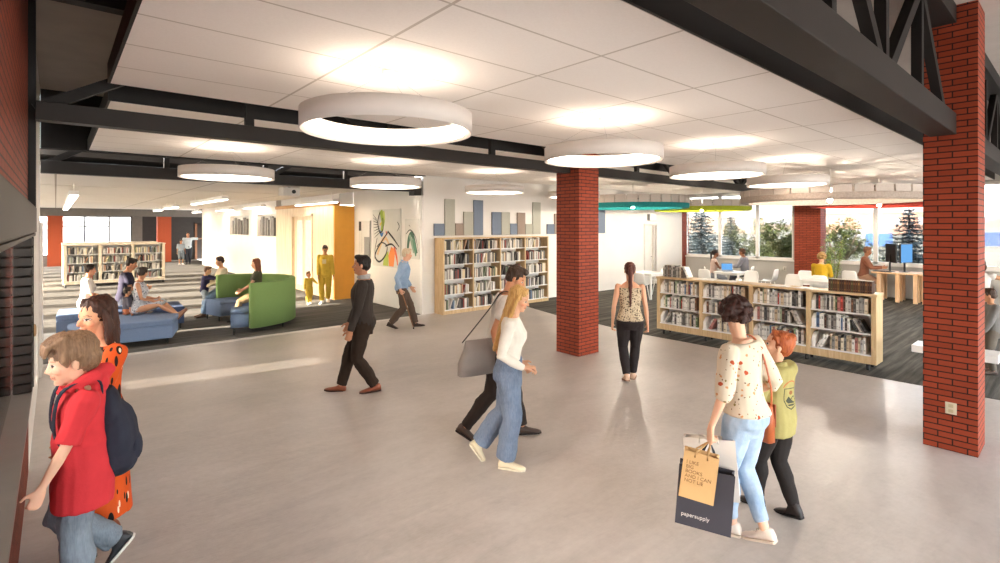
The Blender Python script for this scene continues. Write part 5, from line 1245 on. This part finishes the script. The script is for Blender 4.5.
# mother and toddler in yellow
l = at(325, 302.5); hp = PX(318, 282, 14.2); hloc = LOC(l, 262, hp)
P['ym'] = person('woman in a yellow tracksuit holding the toddler by the hand beside the orange wall', 1.62, l, 262, sex='f', skin='#b07a52', hair=('short', '#2a1c16', '#3d2a20'),
    top=dict(name='yellow_top', mat=cloth('#cbab44'), hem=.48, sleeve=1., off=.02, fold=.008), bottom=dict(name='yellow_trousers', mat=cloth('#c6a640'), off=.018, flare=.012, fold=.01), shoes=('#e6e2dc', '#d8d4cc'),
    pose=dict(RF=(.06, .12, 0, 0, 0), LF=(-.06, -.15, 0, 0, 20), RH=(hloc[0], hloc[1], .62), head=(18, 24, 0)), vox=.013)
MB().box(-.05, .05, -.004, .004, -.06, .06, T=Matrix.Translation((0, .152, 1.16))).build('shirt_print', M('#c9b98a', .8), P['ym']['root'])
l2 = at(309, 304); hq = LOC(l2, 285, hp)
P['yk'] = person('toddler in a yellow tracksuit holding the hand of the woman in yellow', .88, l2, 285, sex='c', skin='#c08a62', hair=('short', '#5a4630', '#8a6f50'),
    top=dict(name='yellow_top', mat=cloth('#cbab44'), hem=.45, sleeve=1., off=.014, fold=.005), bottom=dict(name='yellow_trousers', mat=cloth('#c6a640'), off=.014, flare=.01, fold=.006), shoes=('#e6e2dc', '#d8d4cc'),
    pose=dict(RF=(.04, .05, 0, 0, 0), LF=(-.04, -.1, 0, 0, 20), LH=(hq[0] * .9, hq[1], .56), head=(25, -18, 0), hs=1.35), vox=.011)
# far end of the hall
P['fm'] = person('man in a pale blue shirt pointing sideways at the far end of the hall', 1.80, at(188, 264.2), 268, sex='m', skin='#a87a5c', hair=('short', '#2a201a', '#3d3028'),
    top=dict(name='pale_shirt', mat=cloth('#b9c4cd'), hem=.48, sleeve=.5, off=.02), bottom=dict(name='trousers', mat=cloth('#32353d'), off=.014, flare=.01), shoes=('#2a2624', '#1e1a18'), pose=dict(LH=(-.74, .12, 1.45), handL=(-1, 0, .1), RF=(.06, .1, 0, 0, 0), LF=(-.07, -.1, 0, 0, 0)), vox=.02)
P['fk'] = person('boy in a grey shirt standing beside the pointing man at the hall end', 1.42, at(181, 264.6), 285, sex='c', skin='#a87a5c', hair=('short', '#2a201a', '#3d3028'),
    top=dict(name='grey_shirt', mat=cloth('#8e98a0'), hem=.45, sleeve=.5, off=.02), bottom=dict(name='shorts', mat=cloth('#6e7880'), off=.02, cuff=.2), shoes=('#d0ccc6', '#b8b4ae'), pose={}, vox=.02)
# on the green sofa
sl_ = tuple(PX(223, 260, 12.4)[:2]); r = 190
P['beige'] = person('woman in a cream jacket on the far end of the green sofa, hugging a child', 1.66, sl_, r, sex='f', skin='#c1906f', hair=('bun', '#2b1d17', '#45302a', .5),
    top=dict(name='cream_jacket', mat=cloth('#cbbda6'), hem=.45, sleeve=1., off=.026, fold=.01), bottom=dict(name='jeans', mat=denim('#3f5878', '#5f7ea2'), off=.012, flare=.005), shoes=('#5a4030', '#33241c'),
    pose=dict(hipz=.59, sit=1, LF=(-.1, .43, 0, 0, 0), RF=(.1, .40, 0, 0, 0), LH=(-.05, .34, .72), RH=(.1, .36, .74), lean=(5, 0, 0), head=(6, 6, 0)), vox=.013)
l = tuple(PX(204.5, 260, 12.2)[:2])
P['hug'] = person('child in a navy top hugging the woman in the cream jacket', 1.2, l, -4, sex='c', skin='#c99a78', hair=('short', '#4a3020', '#6b4a35'),
    top=dict(name='navy_top', mat=cloth('#2e2b48'), hem=.47, sleeve=1., off=.016), bottom=dict(name='jeans', mat=denim('#5a6470', '#76818d'), off=.012, flare=.006), shoes=('#c9c2b8', '#a8a198'),
    pose=dict(LF=(-.06, -.05, 0, 0, 0), RF=(.06, .03, 0, 0, 0), LH=(-.1, .36, .93), RH=(.12, .34, .95), lean=(8, 0, 0), head=(0, 4, 0)), vox=.012)
l = tuple(PX(257, 260, 11.75)[:2])
P['sofa'] = person('woman with long brown hair seated alone inside the green sofa, facing left', 1.66, l, 176, sex='f', skin='#cf9b7c', hair=('long', '#5e3220', '#8a5036', -1.0),
    top=dict(name='dark_vest', mat=cloth('#4a4636'), hem=.5, sleeve=.3, off=.016), bottom=dict(name='khaki_trousers', mat=cloth('#7d6647'), off=.014, flare=.008), shoes=('#3a3029', '#221d19'),
    pose=dict(hipz=.575, sit=1, LF=(-.09, .42, 0, 0, 0), RF=(.09, .40, 0, 0, 0), LH=(-.1, .32, .68), RH=(.1, .32, .69), head=(0, 4, 0)), vox=.012)
# on the blue ottomans
l = (.46, 13.2)
P['cream'] = person('woman with a dark bun in a cream top seated on the hall ottomans', 1.64, l, 6, sex='f', skin='#c98f6d', hair=('bun', '#241913', '#3b2a20', .8),
    top=dict(name='cream_top', mat=cloth('#ddd0c2'), hem=.5, sleeve=.45, off=.014), dress=None, bottom=dict(name='shorts', mat=cloth('#d8cfc4'), off=.016, cuff=.0 + .12), shoes=('#a87858', '#6d4a36'),
    pose=dict(hipz=.565, sit=1, LF=(-.1, .62, 0, 0, 0), RF=(.1, .66, 0, 0, 0), LH=(-.08, .30, .70), RH=(.1, .30, .70), lean=(5, 0, 0)), vox=.013)
l = tuple(PX(124, 260, 10.9)[:2])
P['navy'] = person('man in a dark purple T-shirt seated on the dark ottoman', 1.78, l, 2, sex='m', skin='#b98262', hair=('short', '#1f1712', '#372a22'),
    top=dict(name='purple_t_shirt', mat=cloth('#2c2838'), hem=.48, sleeve=.36, off=.018), bottom=dict(name='trousers', mat=cloth('#3a3c46'), off=.014, flare=.01), shoes=('#2d2825', '#1d1a18'),
    pose=dict(hipz=.585, sit=1, LF=(-.12, .44, 0, 0, 0), RF=(.14, .42, 0, 0, 0), LH=(-.1, .36, .8), RH=(.16, .36, .82), lean=(10, 0, 0), head=(-8, 8, 0)), vox=.013)
l = tuple(PX(139, 260, 9.85)[:2])
P['dress'] = person('short-haired woman in a grey patterned sundress with her legs along the pale blue ottoman', 1.62, l, -12, sex='f', skin='#c79171', hair=('short', '#241a15', '#3e2e26'),
    dress=dict(mat=blobs('#b9bcc4', [('#5d6170', 22, .3), ('#e9e6e2', 30, .25)], nm='sundress'), sit=1, sleeve=0, drop=.15, off=.012), shoes=('#b98a6c', '#7c5844'),
    pose=dict(hipz=.555, sit=1, LF=(-.08, .62, .455, 0, -50), RF=(.08, .66, .455, 0, -50), kneeL=(-.2, 0, 1), kneeR=(.2, 0, 1), LH=(-.12, .26, .72), RH=(.12, .3, .70), head=(60, 8, 0), lean=(4, 0, 0)), vox=.013)
l = tuple(PX(127, 260, 9.75)[:2])
P['lap'] = person('small dark-haired child seated between the adults on the pale blue ottoman', .92, l, 20, sex='c', skin='#b98566', hair=('short', '#2a211d', '#463a34'),
    top=dict(name='grey_top', mat=cloth('#55525e'), hem=.47, sleeve=.6, off=.012), bottom=dict(name='trousers', mat=cloth('#b06a4a'), off=.012), shoes=('#c9b8a6', '#a89684'),
    pose=dict(hipz=.52, sit=1, LF=(-.05, .3, .455, 0, -30), RF=(.05, .32, .455, 0, -30), kneeL=(-.1, 0, 1), kneeR=(.1, 0, 1), hs=1.25), vox=.012)
# reading room
def seated(key, lab, px, d, rel, h, sx, sk, hair, top, bot, **kw):
    l = tuple(PX(px, 260, d)[:2]); ps = dict(hipz=.545 + .004, sit=1, LF=(-.1, .42, 0, 0, 0), RF=(.1, .42, 0, 0, 0), LH=(-.13, .42, .80), RH=(.13, .42, .80), lean=(7, 0, 0)); ps.update(kw.get('pose', {}))
    P[key] = person(lab, h, l, rel, sex=sx, skin=sk, hair=hair, top=top, bottom=bot, shoes=('#4a3c34', '#2a2420'), pose=ps, vox=.014)
    if kw.get('chair', True):
        a = phi_of(l, rel) - PI / 2; shell_chair(kw['chair'], l[0], l[1], a); 
seated('pig', 'woman with a black ponytail in a pale pink vest seated facing the laptop table', 713, 16.6, 6, 1.68, 'f', '#7d5138', ('pony', '#15100e', '#2a211d', -1.5), dict(name='pink_vest', mat=cloth('#cdb3a6'), hem=.5, sleeve=.12, off=.014), dict(name='grey_trousers', mat=cloth('#8d8e96'), off=.014), chair='white shell chair under the woman with the black ponytail')
seated('lap2', 'person in a grey sweater seated at the laptop, back turned', 745, 17.0, 165, 1.72, 'm', '#8a5b40', ('short', '#3a2419', '#5a3a28'), dict(name='grey_sweater', mat=cloth('#85858d'), hem=.5, sleeve=1., off=.018), dict(name='trousers', mat=cloth('#4a4a52'), off=.014), chair='white shell chair under the person at the laptop')
seated('yel', 'curly blond person in a mustard yellow sweater seated with back turned', 821, 13.9, 80, 1.72, 'f', '#d0a07c', ('curly', '#7a5a30', '#b08c54'), dict(name='yellow_sweater', mat=cloth('#c09a26'), hem=.48, sleeve=1., off=.026, fold=.01), dict(name='trousers', mat=cloth('#57504a'), off=.014), chair='white shell chair under the curly-haired person in yellow')
seated('comp', 'woman in a rust jacket seated at the left end of the pine desk', 864, 15.4, -4, 1.78, 'f', '#b07c5c', ('short', '#6b4632', '#8f6448'), dict(name='rust_jacket', mat=cloth('#8a5a45'), hem=.5, sleeve=1., off=.02), dict(name='trousers', mat=cloth('#b08a70'), off=.014), pose=dict(LH=(-.14, .44, .92), RH=(.14, .44, .92), hipz=.64, ground=.003, LF=(-.1, .36, 0, 0, 0), RF=(.1, .36, 0, 0, 0)), chair=False)
l = tuple(PX(864, 260, 15.4)[:2]); st = thing('stool', 'white stool under the woman in the rust jacket', 'stool', (l[0], l[1], 0))
MB().lathe([(.001, .5), (.17, .5), (.19, .52), (.18, .545), (.001, .548)], 24).build('seat', PLA, st)
for k in range(4): MB().tube([(.1 * math.cos(k * PI / 2 + .8), .1 * math.sin(k * PI / 2 + .8), .5), (.19 * math.cos(k * PI / 2 + .8), .19 * math.sin(k * PI / 2 + .8), 0)], [.015, .012], 8).build('leg', PLA, st)
l = tuple(PX(979, 260, 8.9)[:2])
P['arm'] = person('woman in a white top behind the right brick column, arm stretched out over the child', 1.62, l, 265, sex='f', skin='#c48e6b', hair=('bob', '#3a281e', '#5a4030', -.1), top=dict(name='white_top', mat=cloth('#dcd7d0'), hem=.48, sleeve=.1, off=.014), bottom=dict(name='trousers', mat=cloth('#4a4a52'), off=.012), shoes=('#3a302a', '#241e1a'),
    pose=dict(LH=(-.58, .1, 1.18), handL=(-1, .1, -.1), palmL=(0, 0, -1)), vox=.012)
l = tuple(PX(991, 260, 7.45)[:2])
P['gk'] = person('dark-haired boy in a grey jacket behind the white bench', 1.25, l, 200, sex='c', skin='#c48e6b', hair=('short', '#33231a', '#503a2c'), top=dict(name='grey_jacket', mat=cloth('#6f6c68'), hem=.42, sleeve=1., off=.022, fold=.008), bottom=dict(name='trousers', mat=cloth('#6b6258'), off=.012), shoes=('#5a4a3e', '#33291f'),
    pose=dict(head=(-20, 8, 0), LH=(-.17, .18, .55)), vox=.01)

# ------------------------------------------------------------------ what they carry
def follow(o, who): o.matrix_world = P[who]['W'].copy(); return o
def carried(name, lab, cat, who): return follow(thing(name, lab, cat), who)
def loopstrap(b, pts, w, t):
    """flat strap swept along pts"""
    Q = [Vector(p) for p in pts]; S = []
    for i in range(len(Q) - 1):
        p0, p1, p2, p3 = Q[max(i - 1, 0)], Q[i], Q[i + 1], Q[min(i + 2, len(Q) - 1)]
        for k in range(5):
            u = k / 5.; S.append(.5 * (2 * p1 + (p2 - p0) * u + (2 * p0 - 5 * p1 + 4 * p2 - p3) * u * u + (3 * p1 - p0 - 3 * p2 + p3) * u ** 3))
    S.append(Q[-1]); limb(b, S, [(w / 2, t / 2)] * len(S), side=Vector((1, .15, 0)), seg=8)
# navy backpack
bp = carried('backpack', 'navy backpack worn by the boy in the red hoodie', 'backpack', 'boy'); q = P['boy']; sp = q['spine']; h = q['h']
c, R = sp(.60); o0 = c + R @ Vector((0, -.15, .01)); NV = cloth('#2c2e3a', .1)
b = MB(); ball(b, o0 + R @ Vector((0, 0, -.02)), (.16, .115, .22), R); ball(b, o0 + R @ Vector((0, .03, .12)), (.125, .075, .17), R); ball(b, o0 + R @ Vector((0, -.005, -.13)), (.155, .115, .13), R)
fuse(b, .009, 2, fold=.006, fscale=12, name='bag_body', mats=[NV], parent=bp)
b = MB(); ball(b, o0 + R @ Vector((0, -.08, -.10)), (.12, .055, .10), R); fuse(b, .009, 2, fold=.003, name='front_pocket', mats=[NV], parent=bp)
for s in (-1, 1):
    b = MB(); t, Rt = sp(.80); m, Rm = sp(.66)
    loopstrap(b, [o0 + R @ Vector((s * .07, .07, .2)), t + Rt @ Vector((s * .08, -.085, .04)), t + Rt @ Vector((s * .085, .0, .068)), t + Rt @ Vector((s * .085, .10, .0)), m + Rm @ Vector((s * .095, .125, .0)), m + Rm @ Vector((s * .135, .05, -.10)), o0 + R @ Vector((s * .11, .07, -.13))], .045, .014)
    b.build('shoulder_strap', NV, bp)
# cane
a, D, N, Wd = P['old']['hands'][1]; h0 = a + D * .1
cn = carried('cane', 'brown walking cane in the hand of the old man', 'cane', 'old'); foot_ = Vector((h0.x + .02, h0.y + .24, .0)); WD = M('#8b5f3c', .45)
MB().tube([foot_ + Vector((0, 0, .03)), h0 + Vector((0, .01, .01))], [.010, .013], 10).build('shaft', WD, cn)
MB().tube([h0 + Vector((0, .01, .0)), h0 + Vector((0, .03, .03)), h0 + Vector((0, .0, .045)), h0 + Vector((0, -.06, .035)), h0 + Vector((0, -.08, .0))], .014, 10).build('handle', WD, cn)
MB().tube([foot_, foot_ + Vector((0, 0, .035))], .015, 10).build('rubber_tip', BLACK, cn)
# grey shoulder bag
bg_ = carried('shoulder_bag', 'large grey shoulder bag hanging behind the man in the white T-shirt', 'bag', 'tee'); q = P['tee']; GB = M('#857c77', .6, var=.1)
cx = Vector((.19, -.15, .87)); rz_ = Matrix.Rotation(.45, 3, 'Z')
b = MB(); rings = []
for z, w, d in ((-.17, .21, .05), (-.165, .22, .07), (-.05, .215, .075), (.08, .2, .06), (.16, .185, .03), (.17, .18, .012)): rings.append(ring_pts(cx + Vector((0, (.035 if z > 0 else 0), z)), rz_ @ Matrix.Rotation(PI / 2, 3, 'Z'), w, d, 20, 3.2))
b.loft(rings, 0, True); b.build('bag_body', GB, bg_)
t, Rt = q['spine'](.815)
b = MB(); e1 = cx + rz_ @ Vector((0, .16, .16)); e2 = cx + rz_ @ Vector((0, -.17, .16))
loopstrap(b, [e2, t + Rt @ Vector((.13, -.16, -.14)), t + Rt @ Vector((.085, -.09, .02)), t + Rt @ Vector((.075, -.01, .056)), t + Rt @ Vector((.09, .08, .0)), t + Rt @ Vector((.17, .10, -.2)), e1], .035, .008); b.build('strap', M('#2c2725', .6), bg_)
# brown crossbody purse of the woman in the floral blouse
ps = carried('purse', 'orange brown leather purse on a long strap between the woman and the girl', 'purse', 'floral'); q = P['floral']; LE = M('#a8552a', .45, var=.12)
pc, pr_ = q['spine'](.50); pc = pc + Vector((.175, .0, -.02))
b = MB(); rings = []
for z, w, d in ((-.15, .11, .035), (-.145, .118, .045), (0, .115, .045), (.1, .105, .03), (.105, .1, .02)): rings.append(ring_pts(pc + Vector((0, 0, z)), Matrix.Rotation(PI / 2 - .25, 3, 'Z'), w, d, 20, 4))
b.loft(rings, 0, True); b.build('bag_body', LE, ps)
b = MB(); b.box(-.008, .008, -.1, .1, -.06, .1, T=Matrix.Translation(pc + Vector((.048, .005, 0))), bev=.004); b.build('flap', M('#8f4320', .45, var=.1), ps)
t, Rt = q['spine'](.815); m, Rm = q['spine'](.68)
b = MB(); loopstrap(b, [pc + Vector((.0, -.09, .1)), m + Rm @ Vector((.1, -.13, -.06)), t + Rt @ Vector((.085, -.085, -.02)), t + Rt @ Vector((.07, -.01, .052)), t + Rt @ Vector((.075, .09, -.02)), m + Rm @ Vector((.12, .13, -.06)), pc + Vector((.0, .09, .1))], .028, .008); b.build('strap', LE, ps)
# laces on the pale sneakers
for a, kn, an, Rf, side in P['floral']['legs']:
    b = MB(); hh = P['floral']['h']
    for k in range(4):
        y = .018 + .013 * k; z = (.006 - .010 * k) * hh
        b.tube([an + Rf @ Vector((-.017 * hh, y * hh, z - .006)), an + Rf @ Vector((0, (y + .003) * hh, z + .003)), an + Rf @ Vector((.017 * hh, y * hh, z - .006))], .0028, 6)
    b.build('shoelaces', M('#a79a86', .8), P['floral']['root'])
# shopping bags
hw = P['floral']['W'] @ (P['floral']['hands'][0][0] + P['floral']['hands'][0][1] * .085)
def shop_bag(lab, off, w, d, hgt, col, rz, hcol, drop, lean=0., text=None, tcol='#7a5a3a', tsize=.035, tz=.6, slump=0.):
    """paper bag whose handles meet at the carrying hand; rz turns its face towards the lobby"""
    top = hw + Vector(off); T = Matrix.Translation(top - Vector((0, 0, drop + hgt))) @ Matrix.Rotation(rz, 4, 'Z') @ Matrix.Translation((0, 0, hgt)) @ Matrix.Rotation(lean, 4, 'Y') @ Matrix.Translation((0, 0, -hgt))
    p = thing('shopping_bag', lab, 'shopping bag'); p.matrix_world = T
    th = .004; b = MB(); n = [(-w / 2, -d / 2), (w / 2, -d / 2), (w / 2, 0), (w / 2, d / 2), (-w / 2, d / 2), (-w / 2, 0)]
    def rr(z, s, i): return [(x * s + (0 if abs(y) > 1e-6 else -math.copysign(.018 * (z / hgt), x)), y * (1 - .25 * z / hgt) * s + slump * math.sin(z / hgt * PI) * .02, z) for x, y in n]
    b.loft([rr(z, 1, 0) for z in (0, hgt * .3, hgt * .6, hgt)], 0, False, True, False); b.add(rr(0, 1, 0), [list(range(6))[::-1]])
    o = b.build('bag_body', M(col, .75, var=.04, bump=.1), p); sd = o.modifiers.new('t', 'SOLIDIFY'); sd.thickness = .003
    for s in (-1, 1):
        y = s * d / 2 * .75; c = T.inverted() @ (hw); g = MB()
        g.tube([(-w * .18, y, hgt - .03), (-w * .17, y, hgt), (-w * .1 + c.x * .6, y * .6 + c.y * .4, hgt + drop * .55), (c.x, c.y, hgt + drop - .004), (w * .1 + c.x * .6, y * .6 + c.y * .4, hgt + drop * .55), (w * .17, y, hgt), (w * .18, y, hgt - .03)], .0055, 7); g.build('handle', M(hcol, .7), p)
    if text:
        cu = bpy.data.curves.new('t', 'FONT'); cu.body = text; cu.size = tsize; cu.space_line = .95; cu.extrude = .0006; to = bpy.data.objects.new('t', cu); COL.objects.link(to)
        me = bpy.data.meshes.new_from_object(to.evaluated_get(DG())); bpy.data.objects.remove(to); me.materials.clear(); me.materials.append(M(tcol, .7)); me.name = 'printed_words'
        o = bpy.data.objects.new('printed_words', me); COL.objects.link(o); o.parent = p; o.location = (-w / 2 + w * .1, -d / 2 - .0008 + .125 * d * tz, hgt * tz); o.rotation_euler = (PI / 2 - math.atan(.125 * d / hgt) * 1., 0, 0)
    return p
FZ = math.radians(-52)                                                # towards the camera, turned left
P_ = ANG - PI / 2
shop_bag('white paper shopping bag behind the kraft and dark ones', (.12, .07, 0), .33, .09, .40, '#d9cfc4', P_ - .42, '#d9cfc4', .035, -.08)
shop_bag('dark grey shopping bag with small pale lettering, lowest of the three', (.0, .02, 0), .34, .12, .39, '#3b3940', P_ - .40, '#2b2a30', .185, .07, 'papersupply', '#cfc8c0', .036, .16)
shop_bag('kraft paper bag with printed words held in front of the dark one', (-.105, .0, 0), .21, .09, .30, '#c9a26e', P_ - .40, '#b58d5c', .05, .12, 'I LIKE\nBIG\nBOOKS\nAND I CAN\nNOT LIE', '#7d5c36', .031, .74)
# patch on the olive jacket, stripe on the trousers
q = P['girl']; c, R = q['spine'](.66); me = None
bd = q['olive_jacket']; bd_co = [v.co.copy() for v in bd.data.vertices]
from mathutils.bvhtree import BVHTree
bv = BVHTree.FromObject(bd, DG())
def on_cloth(bvh, origin, direction, off=.002):
    hit = bvh.ray_cast(origin, direction); return (hit[0] - direction.normalized() * off) if hit[0] is not None else None
def decal(name, who, bvh, centre, R, polys, mat, off=.002, back=True):
    """embroidered pieces lying on the cloth of the back"""
    b = MB(); dr = R @ Vector((0, 1 if back else -1, 0))
    for pl_ in polys:
        vs = []
        for x, z in pl_:
            o = centre + R @ Vector((x, -.6 if back else .6, z)); hpt = on_cloth(bvh, o, dr, off); vs.append(hpt if hpt is not None else centre + R @ Vector((x, -.13, z)))
        if len(pl_) > 4 and name != 'embroidered_outline':
            m_ = sum(vs, Vector()) / len(vs); b.add(vs + [m_], [(i, (i + 1) % len(vs), len(vs)) for i in range(len(vs))])
        else: b.add(vs, [tuple(range(len(vs)))])
    return b.build(name, mat, P[who]['root'], weld=False)
def ringseg(r0, r1, a0, a1, n, cx=0, cz=0, sq=1.):
    return [[(cx + r * math.cos(a), cz + r * math.sin(a) * sq) for r, a in ((r0, x), (r1, x), (r1, y), (r0, y))] for x, y in [(a0 + (a1 - a0) * i / n, a0 + (a1 - a0) * (i + 1) / n) for i in range(n)]]
shield = [(-.062, .06), (.062, .06), (.066, -.03), (.045, -.075), (0, -.10), (-.045, -.075), (-.066, -.03)]
def outline(poly, w):
    out = []
    for i in range(len(poly)):
        a, b = Vector(poly[i]), Vector(poly[(i + 1) % len(poly)])
        for k in range(4):
            p, q2 = a.lerp(b, k / 4), a.lerp(b, (k + 1) / 4); out.append([tuple(p), tuple(q2), tuple(q2 * (1 - w)), tuple(p * (1 - w))])
    return out
DK = M('#3f4030', .8)
decal('embroidered_outline', 'girl', bv, c, R, outline(shield, .09), DK)
decal('embroidered_arc', 'girl', bv, c + R @ Vector((0, 0, .03)), R, ringseg(.075, .085, .5, PI - .5, 12), M('#b36a3c', .8))
decal('embroidered_sun', 'girl', bv, c + R @ Vector((0, 0, .025)), R, [[(.016 * math.cos(t), .016 * math.sin(t)) for t in np.linspace(0, 2 * PI, 10)[:-1]]], M('#8f5a32', .8))
decal('embroidered_hills', 'girl', bv, c, R, [[(-.05, -.03), (-.02, .0), (.0, -.02), (.025, .005), (.052, -.03), (.03, -.05), (-.03, -.05)], [(-.04, -.058), (.04, -.058), (.02, -.07), (-.02, -.07)]], DK)
for key, col in (('girl', '#c9b8a8'),):
    a, kn, an, Rf, side = P['girl']['legs'][1]; hh = P['girl']['h']; sd_ = Vector((1, -.25, 0)).normalized(); b = MB()
    pts = [a.lerp(kn, f) + sd_ * (.056 - .018 * f) * hh * 1.08 for f in (.1, .5, .95)] + [kn.lerp(an, f) + sd_ * (.040 - .010 * f) * hh for f in (.3, .6, .93)]
    loopstrap(b, [p + sd_ * .004 for p in pts], .02, .012); b.build('side_stripe', M('#c2604a', .8), P['girl']['root'])
    b = MB(); loopstrap(b, [p + sd_ * .0065 for p in pts], .009, .012); b.build('side_stripe', M('#ddd2c6', .8), P['girl']['root'])
